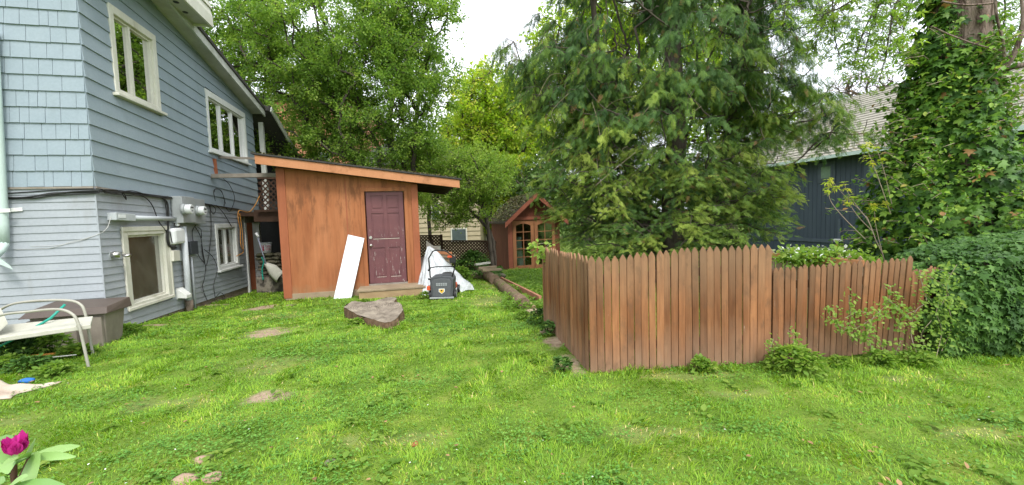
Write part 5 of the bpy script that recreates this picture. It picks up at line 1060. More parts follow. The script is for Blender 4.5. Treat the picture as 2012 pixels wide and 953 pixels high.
# yellow green maple and its neighbours far behind
YM = 27.; leafy('tall yellow green maple behind the garden cabin',on_ground(P(960,450,YM)),[trunk_line([(965,460),(968,400),(960,300),(955,200)],YM)],
 [ell(965,250,YM,85,115,4),ell(905,320,YM,55,90,3),ell(890,400,YM-1.5,60,40,2),ell(1010,300,YM,75,110,4),ell(960,400,YM,90,60,3),ell(1020,200,YM,60,60,3)],520,80000,.2,m_lime,5,r_tip=.02,r_base=.35,spread=.8,tb=.55,tv=.25)
leafy('yellow green tree showing through the left half of the big evergreen',on_ground(P(1150,450,30)),[trunk_line([(1150,460),(1155,300),(1150,150),(1150,40)],30)],
 [ell(1150,100,30,110,120,4),ell(1130,250,30,100,90,4),ell(1230,30,30,110,110,4),ell(1240,200,30,80,80,4)],420,42000,.24,m_lime,6,r_tip=.02,r_base=.4,spread=.85,tb=.5,tv=.25)
leafy('yellow green tree showing through the right half of the big evergreen',on_ground(P(1440,450,32)),[trunk_line([(1440,470),(1440,300),(1445,150),(1450,40)],32)],
 [ell(1400,180,32,90,120,4),ell(1480,240,32,60,70,4),ell(1400,40,32,80,60,4)],280,20000,.24,m_lime,8,r_tip=.02,r_base=.4,spread=.85,tb=.4,tv=.25)
leafy('loose light green tree between the brown shed and the cabin',on_ground(P(968,530,15.2)),[trunk_line([(970,532),(962,470),(955,430),(940,390),(915,350)],15.2),trunk_line([(974,532),(968,470),(950,440),(910,400)],15.4)],
 [ell(930,350,15.2,70,60,1.5),ell(880,400,15.2,45,45,1.2),ell(968,345,15.6,40,40,1.2),ell(930,410,15.2,40,28,.9),ell(850,330,15,25,40,.8)],320,42000,.075,m_fresh,9,r_base=.07,spread=.4,tb=.72,tv=.22)
leafy('young dark green tree left of the loose light green tree behind the shed roof',on_ground(P(840,470,18)),[trunk_line([(845,480),(842,400),(838,300)],18)],
 [ell(835,300,18,38,45,1.6),ell(825,350,18,38,55,1.4)],120,14000,.1,m_leaf,12,r_base=.08,spread=.45,tb=.55,tv=.2)
for i,(px,Y,rx,top,mt,lb) in enumerate(((1060,22,60,330,m_dist,'low tree right behind the cabin roof'),(1500,36,130,330,m_dist,'distant round tree left of the navy house'),(700,45,260,250,m_dist,'distant tree far behind the shed'),(1200,42,260,340,m_dist,'distant wide tree far behind the big evergreen'),(1850,50,300,330,m_dist,'distant tree beyond the navy house roof'),(350,40,300,380,m_dist,'distant tree hidden behind the blue house'))):
    c = P(px,445,Y); hpx = (440-top); leafy(lb,on_ground(c),[trunk_line([(px,460),(px,440),(px,440-hpx*.4)],Y)],[ell(px,440-hpx*.45,Y,rx,hpx*.6,3)],110,9000,.011*Y,mt,30+i,r_tip=.03,r_base=.3,spread=.035*Y,tb=.5,tv=.2)
leafy('bare twiggy tree with pinkish buds above the navy house ridge',on_ground(P(1690,420,34)),[trunk_line([(1690,440),(1690,300),(1690,200)],34)],[ell(1690,180,34,60,35,2.5)],170,2500,.1,leafmat('pinkish_bud',[(0,(.3,.15,.12)),(1,(.45,.3,.2))],.3),41,r_tip=.018,r_base=.2,spread=.9)

# big evergreen
def evergreen():
    R = np.random.default_rng(14); YE = 9.4; b0 = on_ground(P(1318,560,YE),-.1); t = thing('evergreen_tree','huge drooping evergreen with lacy sprays standing behind the picket fence','tree',b0)
    mb = MB()
    def tl(pxs,r0,r1,dy=0.):
        pts = [P(x,y,YE+dy) for x,y in pxs]; pts[0] = on_ground(pts[0],-.2); l = spline(pts,5); mb.tube(l,[r0+(r1-r0)*k/(len(l)-1) for k in range(len(l))],11,cap=False); return l[::3]
    trunks = [tl([(1325,560),(1322,400),(1330,250),(1322,100),(1318,-80),(1315,-300)],.27,.12),tl([(1345,560),(1395,400),(1440,240),(1452,100),(1455,-100)],.17,.07,.4),tl([(1300,560),(1250,380),(1205,230),(1175,100),(1160,-60)],.14,.05,.5)]
    ells = [(1310,410,185,105,2.1),(1180,330,130,115,1.7),(1425,370,112,100,1.6),(1300,250,190,130,2.0),(1300,90,210,130,1.9),(1130,170,120,120,1.4),(1075,90,90,65,1.0),(1500,110,130,130,1.4),(1535,230,95,80,1.1),(1625,235,85,42,.7),(1475,400,55,38,.8),(1145,420,48,65,1.0),(1190,465,85,45,1.2),(1315,485,150,40,1.5),(1010,95,35,25,.4),(1040,210,45,50,.6),(1300,-120,260,120,1.9),(1655,265,40,22,.4),(1420,-60,150,90,1.5)]
    nodes = ell_nodes([ell(x,y,YE,rx,ry,rd) for x,y,rx,ry,rd in ells],1750,14,.25)
    A,par,nt_ = skeleton(trunks,nodes,14); branches(mb,A,par,nt_,.007,.10,curve=.16,seed=14,pw=.5); mb.build('trunk',m_bark,t)
    mb = MB(); P_=[];D_=[];S_a=[];T_=[];U_=[]; cx = b0[0]
    gapn = lambda p: vnoise(np.array(p[0]*1.0),np.array(p[2]*1.0),1.1,91)
    for i in range(nt_,len(A)):
        p = A[i]; rel = p[2]; o = V(p[0]-cx,(p[1]-YE),0); rr = np.linalg.norm(o); o = o/max(rr,.1)
        if rel>2.6 and p[0]-cx>1.2 and gapn(p)>.62: continue
        if rel>3.2 and gapn(p)>.74: continue
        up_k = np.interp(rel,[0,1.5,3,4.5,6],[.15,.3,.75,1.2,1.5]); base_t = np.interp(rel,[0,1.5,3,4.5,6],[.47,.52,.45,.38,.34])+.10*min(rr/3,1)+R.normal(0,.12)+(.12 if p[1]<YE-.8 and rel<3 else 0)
        for b in range(R.integers(4,7)):
            d = o*R.uniform(.2,1.1)+R.normal(0,.65,3)*V(1,1,.25)-Z*.25*up_k; d /= np.linalg.norm(d); L = R.uniform(.28,.62); 
            q1 = p+d*L*.5; q2 = p+d*L-Z*L*.30*(.6+up_k)
            if R.random()<.5: mb.tube([p,q1,q2],[.006,.004,.002],3,cap=False)
            bt = base_t+R.normal(0,.08)
            for k in range(int(L/.045)):
                u_ = (k+R.random())/int(L/.045); c = p*(1-u_)**2+q1*2*u_*(1-u_)+q2*u_*u_; dd = d*R.uniform(.3,.9)+R.normal(0,.55,3)*V(1,1,.4)-Z*up_k*R.uniform(.5,1.2); dd /= np.linalg.norm(dd)
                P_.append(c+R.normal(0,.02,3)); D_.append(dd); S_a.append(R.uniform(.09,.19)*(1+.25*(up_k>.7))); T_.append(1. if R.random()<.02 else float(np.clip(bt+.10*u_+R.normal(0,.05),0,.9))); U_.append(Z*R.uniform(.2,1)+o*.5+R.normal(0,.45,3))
    mb.build('twigs',m_bark,t); print('sprays',len(P_))
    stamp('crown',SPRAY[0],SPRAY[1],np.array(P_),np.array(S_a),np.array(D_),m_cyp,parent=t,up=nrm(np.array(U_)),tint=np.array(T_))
    mb = MB()
    for i in range(26):   # bare hanging twigs
        p = P(R.uniform(1080,1560),R.uniform(0,380),YE-R.uniform(.6,1.9)); q = p+V(R.normal(0,.3),R.normal(-.1,.1),-R.uniform(.2,.9)); mb.tube(spline([p,(p+q)/2+V(R.normal(0,.12),0,R.normal(0,.12)),q],5),.0045,4)
    mb.build('bare_twigs',m_twig,t)
evergreen()

# ivy covered maple on the right
def ivied_tree():
    R = np.random.default_rng(23); YI = 5.7; b0 = on_ground(P(1900,640,YI),-.1); t = thing('ivy_covered_tree','thick maple trunk wrapped in ivy at the right edge of the yard','tree',b0)
    tops = [(1885,560),(1880,430),(1876,300),(1878,180),(1884,80),(1888,-60),(1892,-250)]; line = [P(x,y,YI) for x,y in tops]; line[0] = b0; mb = MB(); mb.tube(spline(line,4),[.33-.001*i for i in range(25)],22)
    hs_ = V(0,0,0)
    # bare forked limb
    p = P(1914,214,YI-.35); mid = P(1970,140,YI-.5); mb2 = MB(); mb.tube(spline([p+V(-.1,.2,-.1),p,P(1945,175,YI-.45),mid]),.04,9); mb.tube(spline([mid,P(1997,95,YI-.6),P(2010,45,YI-.6),P(2004,-30,YI-.6)]),[.036-.001*k for k in range(25)],8); mb.tube(spline([mid,P(2000,130,YI-.7),P(2080,120,YI-.9)]),.028,7)
    mb.tube(spline([mid,P(1972,90,YI-.55),P(1958,30,YI-.6),P(1955,-20,YI-.6)]),.014,6); mb.tube(spline([P(1968,100,YI-.55),P(1920,88,YI-.6),P(1870,70,YI-.6),P(1830,52,YI-.65)]),.009,5)
    mb.tube(spline([P(1960,5,YI-.4),P(1900,10,YI-.5),P(1850,3,YI-.5)]),.012,5)
    mb.build('trunk',m_bark2,t)
    # ivy coat: leaves on an uneven shell round the trunk
    n = 15500; v = R.random(n)**1.05; z = -.3+v*(5.0); a = R.uniform(0,2*math.pi,n)
    keep = np.ones(n,bool); cx = np.interp(z,[p_[2] for p_ in line],[p_[0] for p_ in line]); cy = np.full(n,YI)
    rr = np.interp(z,[-.3,.4,1.2,2.0,2.8,3.6,4.1,4.8],[1.15,1.05,.92,.66,.50,.44,.41,.39])
    lump = 1+.42*(fbm(a*1.6+5,z*.9,1.6,77)-.5)*2*np.interp(z,[0,3.6,4.2],[1,1,.2])
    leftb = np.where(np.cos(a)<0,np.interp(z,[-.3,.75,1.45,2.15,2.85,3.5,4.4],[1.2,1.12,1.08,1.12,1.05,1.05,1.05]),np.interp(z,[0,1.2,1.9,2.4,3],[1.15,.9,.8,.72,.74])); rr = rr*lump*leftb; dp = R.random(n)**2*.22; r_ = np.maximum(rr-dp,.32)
    bare = (z>3.3)&(R.random(n)<np.interp(z,[3.3,3.55,4.5],[0,.9,.95]))&((np.cos(a)>-.75)|(R.random(n)<.5)); keep &= ~bare
    pos = np.stack([cx+np.cos(a)*r_,cy+np.sin(a)*r_*.9,z],1)+R.normal(0,.02,(n,3)); outw = np.stack([np.cos(a),np.sin(a),np.zeros(n)],1)
    d = nrm(-Z+outw*.7+R.normal(0,.5,(n,3))); upv = nrm(outw+V(0,0,.7)+R.normal(0,.35,(n,3)))
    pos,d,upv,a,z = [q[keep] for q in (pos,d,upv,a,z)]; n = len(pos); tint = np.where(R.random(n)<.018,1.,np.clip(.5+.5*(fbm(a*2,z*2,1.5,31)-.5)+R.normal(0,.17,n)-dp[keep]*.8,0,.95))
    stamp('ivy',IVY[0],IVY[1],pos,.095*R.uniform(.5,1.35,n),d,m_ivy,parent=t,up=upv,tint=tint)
    # small leaved sprigs reaching out of the coat
    mb = MB(); sp=[];sd_=[];tt=[]
    for i in range(330):
        zz = R.uniform(.2,3.6); aa = R.uniform(2.6,6.4); r0 = np.interp(zz,[0,1.4,2.1,2.9,4.4],[1.15,1.0,.72,.48,.38]) if math.cos(aa)<0 else np.interp(zz,[0,1.2,2,4.4],[1.05,.7,.35,.3]); p = V(np.interp(zz,[q[2] for q in line],[q[0] for q in line])+math.cos(aa)*r0,YI+math.sin(aa)*r0*.9,zz); L = R.uniform(.12,.42)*(1.5 if (math.cos(aa)<-.6 and zz<1.8) else 1)
        o = V(math.cos(aa),math.sin(aa),R.uniform(-.2,.6)); o /= np.linalg.norm(o); q = p+o*L; e = q+V(R.normal(0,.08),0,-.12*L); mb.tube([p,q,e],[.005,.004,.002],3,cap=False)
        for k in range(int(10+L*34)):
            u_ = R.random(); sp.append(p+(q-p)*u_+R.normal(0,.035,3)); sd_.append(o*.4+R.normal(0,.7,3)-Z*.2); tt.append(np.clip(.72+R.normal(0,.14),0,1))
    mb.build('sprig_stems',m_twig,t); stamp('sprigs',LEAF[0],LEAF[1],np.array(sp),np.full(len(sp),.058)*R.uniform(.6,1.4,len(sp)),nrm(np.array(sd_)),m_ivy,parent=t,up=nrm(np.tile(Z,(len(sp),1))+R.normal(0,.4,(len(sp),3))),tint=np.array(tt))
    # maple crown: overhanging twigs with lobed leaves
    mb = MB(); sp=[];sd_=[];tt=[]
    def hang(p0,pts,r,dens,sprd=.10,size=.12,t0=.62):
        line_ = spline([p0]+pts,6); mb.tube(line_,[r*(1-.7*i/len(line_)) for i in range(len(line_))],5,cap=False); 
        for i in range(2,len(line_)):
            for k in range(dens):
                if R.random()<.75:
                    w_ = line_[i]+R.normal(0,sprd,3); q = w_+V(R.normal(0,.5),R.normal(0,.5),-R.uniform(.2,1))*.10
                    mb.tube([line_[i],w_,q],[.004,.003,.002],3,cap=False)
                    for _ in range(3): sp.append(q+R.normal(0,.06,3)); sd_.append(V(R.normal(0,.8),R.normal(0,.8),-R.uniform(.1,.7))); tt.append(np.clip(t0+R.normal(0,.17),0,1))
    root = P(1880,-140,YI)
    for pts in ([(1780,-40,5.6),(1720,20,5.6),(1690,80,5.7),(1680,120,5.8)],[(1800,-60,5.2),(1760,10,5.1),(1745,80,5.1),(1738,120,5.2)],[(1760,-80,6.2),(1670,-20,6.4),(1620,40,6.5),(1600,100,6.6)],[(1790,-20,5.5),(1700,-10,5.8),(1640,20,6),(1600,30,6.2)],[(1820,-60,6.6),(1790,10,6.6),(1775,60,6.6),(1765,110,6.6)],[(1760,-60,6.6),(1720,30,6.8),(1700,100,7),(1690,170,7.2)],[(1780,-80,6.8),(1680,-60,7),(1560,-20,7.2),(1540,40,7.2)],[(1800,-100,6.),(1650,-60,6.),(1640,60,6.2),(1650,110,6.3)]):
        hang(root,[P(*q) for q in pts],.016,5)
    for pts in ([(1960,-60,6.6),(1975,20,6.8),(1965,70,6.9)],[(1990,-60,6.6),(2010,20,6.8),(1990,90,7)],[(1950,-30,7.2),(1960,50,7.2),(1990,110,7.2)],[(2010,-40,7.2),(2040,40,7.2),(2030,100,7.4)]): hang(root,[P(*q) for q in pts],.02,5)
    mb.build('branches',m_bark,t)
    stamp('crown',MAPLE[0],MAPLE[1],np.array(sp),np.full(len(sp),.085)*R.uniform(.6,1.3,len(sp)),nrm(np.array(sd_)),m_fresh,parent=t,up=nrm(np.tile(Z,(len(sp),1))+R.normal(0,.3,(len(sp),3))),tint=np.array(tt))
    # no further crown is built above the frame
ivied_tree()
def seedling():
    R = np.random.default_rng(5); Y = 5.4; b = on_ground(P(1760,640,Y)); t = thing('maple_sapling','thin maple sapling with pale yellow new leaves in front of the navy wall','sapling',b); mb = MB(); tips = []
    for pts in ([(1760,640),(1740,520),(1720,470),(1700,425),(1660,385),(1632,352)],[(1720,470),(1705,430),(1695,420),(1668,382),(1658,360)],[(1715,455),(1690,430),(1672,405),(1668,388)],[(1700,470),(1660,430),(1635,400),(1628,380),(1627,365)],[(1740,520),(1722,450),(1718,410)],[(1750,420),(1722,340),(1706,300),(1700,285)],[(1752,400),(1738,340),(1722,290)]):
        l = spline([P(x,y,Y) for x,y in pts],5); mb.tube(l,[.0055*(1-.6*i/len(l)) for i in range(len(l))],5,cap=False); tips.append(l[-1]); tips.append(l[-4])
    tips += [P(x,y,Y) for x,y in ((1712,405),(1735,402),(1700,312),(1714,316))]
    mb.build('stem',m_twig,t); sp=[];sd_=[]
    for p in tips:
        for k in range(5): sp.append(p+R.normal(0,.02,3)); sd_.append(V(R.normal(0,1),R.normal(0,.5),R.uniform(-.8,.3)))
    stamp('leaf',MAPLE[0],MAPLE[1],np.array(sp),np.full(len(sp),.085)*R.uniform(.5,1.1,len(sp)),nrm(np.array(sd_)),m_lime,parent=t,tint=np.clip(R.normal(.8,.12,len(sp)),0,1))
seedling()

def ivy_bank():
    """ivy mound smothering the fence end on the right"""
    R = np.random.default_rng(33); t = thing('ivy_hedge','dense dark green ivy bank smothering the right end of the picket fence','ivy',V(4.6,3.9,0))
    n = 17000; x = R.uniform(3.95,7.6,n); 
    hx = np.interp(x,[3.95,4.15,4.4,4.8,5.5,7.6],[.30,.68,.90,1.02,1.06,1.02]); v = R.random(n)
    z = v*hx*(1+.12*(fbm(x,x*0,3,3)-.5)*2); yf = np.interp(x,[3.9,4.3,7.6],[3.86,3.78,3.45]); bulge = .16*np.sin(np.pi*np.clip(z/np.maximum(hx,.1),0,1))+.22*(fbm(x,z,2.2,17)-.5)
    topm = R.random(n)<.3; y = yf-bulge+R.random(n)**2*.16; y = np.where(topm,yf+R.uniform(-.1,.9,n),y); z = np.where(topm,hx+.10*(fbm(x,y,2.5,4)-.3),z)
    pos = np.stack([x,y,z],1); out = np.where(topm[:,None],V(0,-.3,1.),V(0,-1.,.35)); d = nrm(-Z+R.normal(0,.5,(n,3))+V(0,-.4,0)); up_ = nrm(out+R.normal(0,.3,(n,3)))
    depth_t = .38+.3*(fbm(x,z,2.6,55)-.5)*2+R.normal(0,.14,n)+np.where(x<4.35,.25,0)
    stamp('leaves',IVY[0],IVY[1],pos,.06*R.uniform(.5,1.4,n),d,m_hedge,parent=t,up=up_,tint=np.clip(depth_t,0,1))
    mb = MB()
    for i in range(60):
        x0 = R.uniform(4.6,7.2); p = V(x0,3.9,.0); pts = [p]+[p+V(R.normal(0,.05)*k,R.uniform(-.05,.1),.22*k) for k in range(1,5)]; mb.tube(spline(pts,3),.007,4,cap=False)
    mb.build('stems',m_twig,t)
    mb = MB(); mb.hexa([V(4.1,4.1,-.1),V(8,3.7,-.1),V(8,4.5,-.1),V(4.1,4.8,-.1),V(4.25,4.1,.75),V(8,3.7,.95),V(8,4.5,.95),V(4.25,4.8,.75)]); mb.build('dark_core',M('dark_core_fill',(.02,.03,.012),None,9),t)  # plain near-black block filling the inside of the ivy bank
ivy_bank()
def vine(name,label,cat,strands,mat,size,per,Y=3.72,spread=.035,seed=1,tb=.7,tmpl=LEAF,base=None,tv=.15,stem=.003,group=None):
    R = np.random.default_rng(seed); pts0 = [P(x,y,Y) for x,y in strands[0]]; t = thing(name,label,cat,base if base is not None else on_ground(pts0[0]),group); mb = MB(); sp=[];sd_=[]
    for st in strands:
        l = spline([P(x,y,(Y+R.normal(0,.02))) for x,y in st],6); mb.tube(l,stem,4,cap=False); 
        for i in range(1,len(l)):
            seg = np.linalg.norm(l[i]-l[i-1])
            for k in range(R.poisson(per*seg)):
                p = l[i]+R.normal(0,spread,3)*V(1,.6,1)+V(0,-.015,0); sp.append(p); sd_.append(V(R.normal(0,1),-abs(R.normal(0,.6)),R.normal(-.1,.7)))
    mb.build('stem',m_twig,t); n = len(sp)
    stamp('leaves',tmpl[0],tmpl[1],np.array(sp),size*R.uniform(.55,1.35,n),nrm(np.array(sd_)),mat,parent=t,up=nrm(np.tile(V(0,-.8,.8),(n,1))+R.normal(0,.35,(n,3))),tint=np.clip(tb+R.normal(0,tv,n),0,1)); return t
vine('climbing_vine','leafy vine sprawling sideways across the low section of the picket fence','vine',[[(1700,715),(1712,690),(1705,650),(1715,625),(1740,600),(1750,575)],[(1715,625),(1680,645),(1650,640),(1630,620),(1632,605)],[(1680,640),(1670,610),(1668,580)],[(1715,625),(1750,612),(1770,608),(1745,590)],[(1712,620),(1690,612),(1660,625)],[(1705,650),(1690,665),(1680,660)],[(1715,690),(1735,700),(1730,670)],[(1670,640),(1650,655),(1655,640)],[(1750,575),(1748,560)]],m_fresh,.032,190,Y=3.70,spread=.036,seed=2,tb=.6)
vine('climbing_vine','tangled bright vine hanging over the fence between its low end and the ivy bank','vine',[[(1820,715),(1800,690),(1790,650),(1800,610),(1820,590),(1806,540)],[(1800,610),(1770,625),(1765,650)],[(1806,540),(1830,545),(1860,570),(1850,600)],[(1806,530),(1815,570),(1830,590)],[(1790,690),(1760,700),(1770,670)],[(1840,700),(1850,650),(1840,610),(1860,580)],[(1880,520),(1860,560),(1870,600)],[(1800,640),(1775,620),(1765,610)],[(1830,700),(1810,660),(1830,630)],[(1850,690),(1870,640),(1862,600)],[(1870,540),(1850,530),(1830,535)]],m_fresh,.034,150,Y=3.72,spread=.045,seed=3,tb=.6)
vine('bed_vine','small pale vine curling over the left end of the picket fence','vine',[[(1068,500),(1052,497),(1042,492),(1050,482),(1068,478)],[(1052,497),(1070,488),(1080,478)],[(1070,520),(1072,505)]],m_fresh,.06,110,Y=5.45,spread=.04,seed=4,tb=.85)
vine('fence_creeper','thin creeper with few leaves on the fence where it steps down','vine',[[(1520,715),(1512,690),(1508,670)],[(1512,690),(1520,665)],[(1555,690),(1560,660),(1548,650)]],m_fresh,.032,150,Y=3.68,spread=.025,seed=6,tb=.65)
def bush(name,label,px,py,Y,r,h,n,size,mat,seed,tb=.6,tmpl=LEAF,cat='plant',tv=.17,group=None):
    R = np.random.default_rng(seed); b = on_ground(P(px,py,Y)); b[2] = float(gheight(np.array(b[0]),np.array(b[1]))); t = thing(name,label,cat,b,group); a = R.uniform(0,6.28,n); u_ = R.random(n); el = R.random(n)**.7*math.pi/2
    pos = np.stack([b[0]+r*np.cos(a)*np.cos(el)*(.75+.3*u_),b[1]+r*.8*np.sin(a)*np.cos(el)*(.75+.3*u_),b[2]+.01+h*np.sin(el)*(.75+.35*u_)],1)
    d = nrm(np.stack([np.cos(a),np.sin(a),R.uniform(-.5,.6,n)],1)+R.normal(0,.35,(n,3))); stamp('foliage',tmpl[0],tmpl[1],pos,size*R.uniform(.55,1.3,n),d,mat,parent=t,up=nrm(np.tile(Z,(n,1))+R.normal(0,.3,(n,3))),tint=np.clip(tb+R.normal(0,tv,n),0,1))
    mb = MB()
    for i in range(12): aa = R.uniform(0,6.28); mb.tube([b,b+V(r*.5*math.cos(aa),r*.4*math.sin(aa),h*.6),b+V(r*.8*math.cos(aa),r*.7*math.sin(aa),h*.85)],[.004,.003,.002],3,cap=False)
    mb.build('stems',m_fresh,t); return t
bush('mint_bush','rounded bright green leafy clump at the foot of the fence below the step',1563,722,3.60,.24,.20,620,.055,m_fresh,1,.62,cat='plant')
bush('small_bush','small bright green leafy tuft at the foot of the tall fence section',1378,720,3.64,.10,.12,170,.05,m_fresh,2,.6)
for i,(px,py,Y,r,h,lb) in enumerate(((1650,722,3.68,.09,.07,'low weeds at the fence foot right of the round clump'),(1730,725,3.66,.14,.11,'taller weeds below the sprawling vine on the fence'),(1800,728,3.66,.15,.10,'weeds at the fence foot beside the ivy bank'),(1105,700,3.75,.09,.12,'ivy tuft at the foot of the left fence run nearest the corner'),(1078,650,5.0,.12,.15,'ivy tuft halfway along the left fence run'),(1060,610,5.7,.16,.2,'ivy tuft at the far end of the left fence run'),(1030,620,6.1,.14,.09,'pale weeds beside the end of the mossy log'),(835,587,8.7,.15,.12,'weeds beside the right end of the wooden step'),(716,586,8.3,.12,.07,'weeds between the stump and the white board'),(700,625,6.0,.12,.07,'weeds growing against the left side of the stump'))):
    bush('weed_clump',lb,px,py,Y,r,h,int(260*(r/.14)**1.3),.04,m_hedge if 3<=i<=5 else m_fresh,50+i,.6,IVY if 3<=i<=5 else LEAF,'weeds')
for i,(px,py,Y,lb) in enumerate(((20,690,4.7,'leafy weeds under the left end of the bench'),(60,690,4.8,'leafy weeds in the middle under the bench seat'),(105,690,4.85,'leafy weeds under the bench right of the middle'),(150,700,4.75,'leafy weeds behind the front leg of the bench'),(60,735,4.3,'dark weeds in front of the orange pole'),(110,750,4.1,'leafy weeds right of the crumpled tarp'),(215,650,5.6,'weeds at the foot of the house corner'),(250,640,6.0,'weeds along the house foundation right of the corner'),(20,730,4.4,'weeds behind the crumpled tarp'))):
    bush('weed_clump',lb,px,py,Y,.2,.22 if i<3 else .1,420,.06 if i<4 else .045,m_hedge if i in (0,1,4) else m_fresh,80+i,.5,LEAF,'weeds')
def bed(name,label,x0,x1,y0,y1,n,hmax,size,mat,seed,tb=.55):
    R = np.random.default_rng(seed); x = R.uniform(x0,x1,n); y = R.uniform(y0,y1,n); z = terr(x,y)+.02+hmax*fbm(x,y,1.8,seed)*R.random(n)**.5; d = nrm(R.normal(0,1,(n,3))*V(1,1,.35)); o = stamp(name,LEAF[0],LEAF[1],np.stack([x,y,z],1),size*R.uniform(.5,1.4,n),d,mat,up=nrm(np.tile(Z,(n,1))+R.normal(0,.3,(n,3))),tint=np.clip(tb+.3*(fbm(x,y,1.2,seed+1)-.5)*2+R.normal(0,.15,n),0,1),org=V(0,0,0)); tag(o,label,'ground cover',kind='stuff')
bed('garden_bed_cover','low leafy ground cover filling the garden bed before the cabin',-.2,3.2,6.6,15.5,26000,.22,.055,m_fresh,3,.5)
bed('back_weeds','rough weeds below the lattice fence around the stone heap',-2.2,-.4,12.6,16.,5000,.35,.08,m_hedge,4,.6)
bush('lattice_shrub','dark spreading shrub against the lattice fence left of the cabin',930,525,15.2,.7,.75,1500,.1,m_hedge,61,.5,cat='shrub')
bush('fern_shrub','light green shrub behind the mower by the stone heap',905,545,12.2,.35,.4,700,.08,m_fresh,62,.5,cat='shrub')
def flowering():
    R = np.random.default_rng(44); n = 1500; a = P(1545,505,5.3); b = P(1690,512,4.9); u_ = R.random(n); pos = a+(b-a)*u_[:,None]+R.normal(0,1,(n,3))*V(.10,.15,.05)+V(0,0,.02); t = thing('white_flower_shrub','pale green shrub with white blossoms spilling over the rear fence','shrub',on_ground((a+b)/2))
    stamp('foliage',LEAF[0],LEAF[1],pos,.06*R.uniform(.6,1.3,n),nrm(R.normal(0,1,(n,3))),m_fresh,parent=t,up=nrm(np.tile(Z,(n,1))+R.normal(0,.4,(n,3))),tint=np.clip(R.normal(.6,.2,n),0,1)); k = 150; p2 = a+(b-a)*R.random(k)[:,None]+R.normal(0,1,(k,3))*V(.1,.1,.05)+V(0,0,.07)
    stamp('blossom',LEAF[0],LEAF[1],p2,.045*R.uniform(.6,1.3,k),nrm(R.normal(0,1,(k,3))),leafmat('white_petal',[(0,(.7,.75,.7)),(1,(.8,.8,.78))],.2),parent=t)
    mb = MB(); 
    for i in range(14): p = a+(b-a)*(i+.5)/14; mb.tube([on_ground(p),p+V(R.normal(0,.05),0,-.3),p],.008,5)
    mb.build('stems',m_twig,t)
flowering()

# rhododendron in the near left corner
def rhodo():
    R = np.random.default_rng(9); m_rl = leafmat('rhododendron_leaf',[(0,(.08,.19,.05)),(.5,(.20,.36,.10)),(1,(.34,.5,.18))],.2,.45,.4); Y = 1.30
    b = T(20,1010); b = V(P(40,990,Y)[0],Y,0); t = thing('rhododendron','rhododendron branch tip with one magenta flower bud in the near left corner','shrub',b); c1 = P(60,896,Y); c0 = P(28,892,Y)
    mb = MB(); mb.tube(spline([b,P(30,960,Y),P(28,940,Y),c0]),.008,6); mb.tube(spline([P(32,945,Y),P(45,930,Y),c1]),.007,6); mb.tube(spline([b,P(-10,970,Y),P(-40,930,Y)]),.008,6); mb.build('stem',M('brown_stem',(.12,.06,.04),None,9),t)
    tv = []; tf = []; prof = [(0,.015),(.12,.07),(.3,.14),(.55,.17),(.8,.12),(.95,.045),(1,.0)]
    for y,w_ in prof: tv += [(-w_,y,.05*w_*4-.10*y*y),(0,y,-.10*y*y),(w_,y,.05*w_*4-.10*y*y)]
    for i in range(len(prof)-1): k = i*3; tf += [(k,k+1,k+4,k+3),(k+1,k+2,k+5,k+4)]
    def lf(p,q,wd,tint,upv): 
        d = (q-p); L = np.linalg.norm(d); o = stamp('leaf',tv,tf,np.array([p]),np.array([L]),nrm(np.array([d])),m_rl,parent=t,up=nrm(np.array([upv])),tint=np.array([tint]),wid=np.array([wd])); o.data.polygons.foreach_set('use_smooth',[True]*len(o.data.polygons))
    U1 = V(0,-.6,1.); U2 = V(.1,-1,.3)
    for q,w_,ti,u_ in ((P(160,872,Y+.1),.09,.8,V(0,-.9,.6)),(P(141,896,Y-.02),.08,.7,V(0,-.8,.7)),(P(61,938,Y-.08),.26,.75,U2),(P(85,875,Y+.15),.08,.55,U1),(P(58,868,Y+.05),.2,.6,V(0,-1,.2)),(P(0,920,Y-.08),.12,.6,U1),(P(20,900,Y-.1),.12,.4,U1)): lf(c1,q,w_,ti,u_)
    for q,w_,ti,u_ in ((P(-12,862,Y+.02),.2,.3,V(.5,-1,.3)),(P(-6,900,Y-.03),.14,.45,V(.3,-1,.5)),(P(-10,930,Y-.05),.16,.65,U1),(P(10,925,Y-.1),.12,.7,U1)): lf(c0,q,w_,ti,u_)
    for p,q,w_,ti in ((P(20,955,Y-.1),P(130,962,Y-.15),.16,.35),(P(10,945,Y),P(-30,960,Y),.16,.5),(P(30,940,Y),P(80,925,Y+.1),.10,.2),(P(15,958,Y-.1),P(48,932,Y-.12),.09,.7)): lf(p,q,w_,ti,U1)
    m_pet = leafmat('magenta_petal',[(0,(.30,.005,.12)),(1,(.6,.03,.30))],.25,.5,.2); n = 26; a = np.linspace(0,6.28*3,n); base = P(32,892,Y-.02); d = nrm(np.stack([np.cos(a)*.45,np.sin(a)*.35,np.ones(n)],1)); pos = base+np.stack([np.cos(a)*.012,np.sin(a)*.012,rng.uniform(0,.014,n)],1)
    stamp('flower_bud',LEAF[0],LEAF[1],pos,.052*rng.uniform(.7,1.1,n),d,m_pet,parent=t,up=nrm(np.stack([np.cos(a),np.sin(a),np.zeros(n)],1)),tint=rng.random(n))
rhodo()
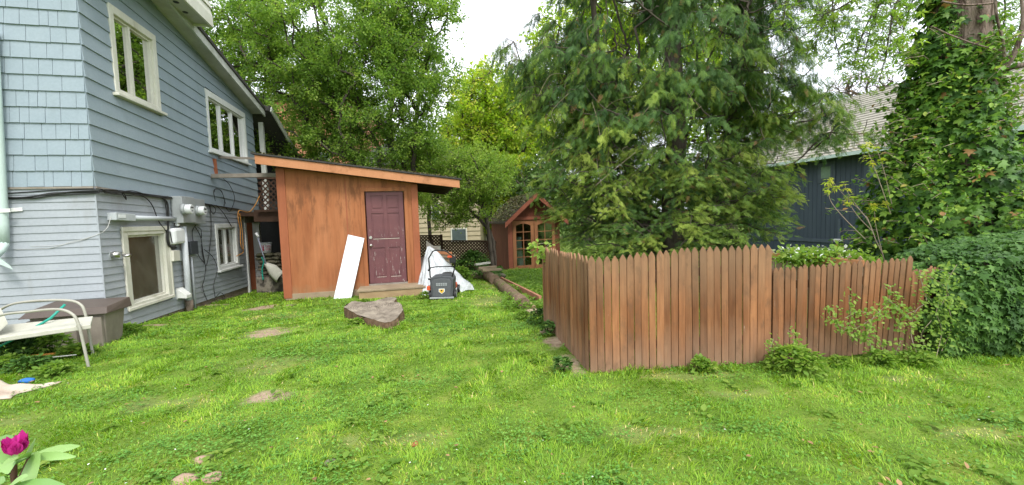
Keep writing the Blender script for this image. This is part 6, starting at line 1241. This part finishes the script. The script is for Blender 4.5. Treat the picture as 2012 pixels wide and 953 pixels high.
# loose bits on the lawn
m_bk = M('pinkish_worn_brick',(.40,.27,.2),(.3,.2,.14),8,rough=.9,bmp=.5)
for px,py,r,mt,nm,lb,ct in ((396,907,.035,m_bk,'stepping_brick','brown brick end showing through the grass in the near left lawn','brick'),(362,945,.055,m_bk,'stepping_brick','lowest brown brick at the bottom of the near left lawn','brick'),(418,942,.045,m_bk,'stepping_brick','brown brick at the bottom of the lawn right of the other brick','brick'),(648,912,.028,m_stone,'dark_clod','small dark mossy clod in the near lawn','clod'),(815,876,.02,m_post,'dead_leaf','reddish dead leaf in the near lawn','leaf')):
    g = T(px,py); g[2] = float(gheight(np.array(g[0]),np.array(g[1]))); mb = MB(); mb.blob(g+Z*.006,(r*1.3,r*1.2,.016),int(px),.3,11,6); tag(mb.build(nm,mt),lb,ct)

def scatter_bits():
    R = np.random.default_rng(77)
    for nm,lb,n,mt,sz,h,ct in (('dead_leaves','small brown dead leaves scattered through the lawn',260,leafmat('dead_leaf_brown',[(0,(.16,.08,.04)),(1,(.4,.24,.12))],.1),.03,.03,'dead leaves'),('lawn_daisies','tiny white daisies dotted through the lawn',130,leafmat('daisy_white',[(0,(.7,.7,.62)),(1,(.8,.8,.75))],.1),.012,.05,'daisies'),('broad_weeds','broad pale weed leaves lying among the grass blades',1500,m_fresh,.05,.03,'weeds')):
        y = 1.8+6.5*R.random(n)**1.5; x = R.uniform(-1,1,n)*(1.35*y); k = ~blocked(x,y)&((x<.5)|(y<3.5)); x = x[k]; y = y[k]; n = len(x)
        if nm=='broad_weeds': c = R.integers(0,n,n); c = (c//9)*9%n; x = x[c]+R.normal(0,.03,n); y = y[c]+R.normal(0,.03,n)
        d = nrm(np.stack([R.normal(0,1,n),R.normal(0,1,n),R.uniform(-.1,.3,n)],1)); o = stamp(nm,LEAF[0],LEAF[1],np.stack([x,y,gheight(x,y)+h*R.uniform(.5,1.1,n)],1),sz*R.uniform(.6,1.4,n),d,mt,tint=np.clip(R.normal(.55,.2,n),0,1),org=V(0,0,0)); tag(o,lb,ct,kind='stuff')
scatter_bits()
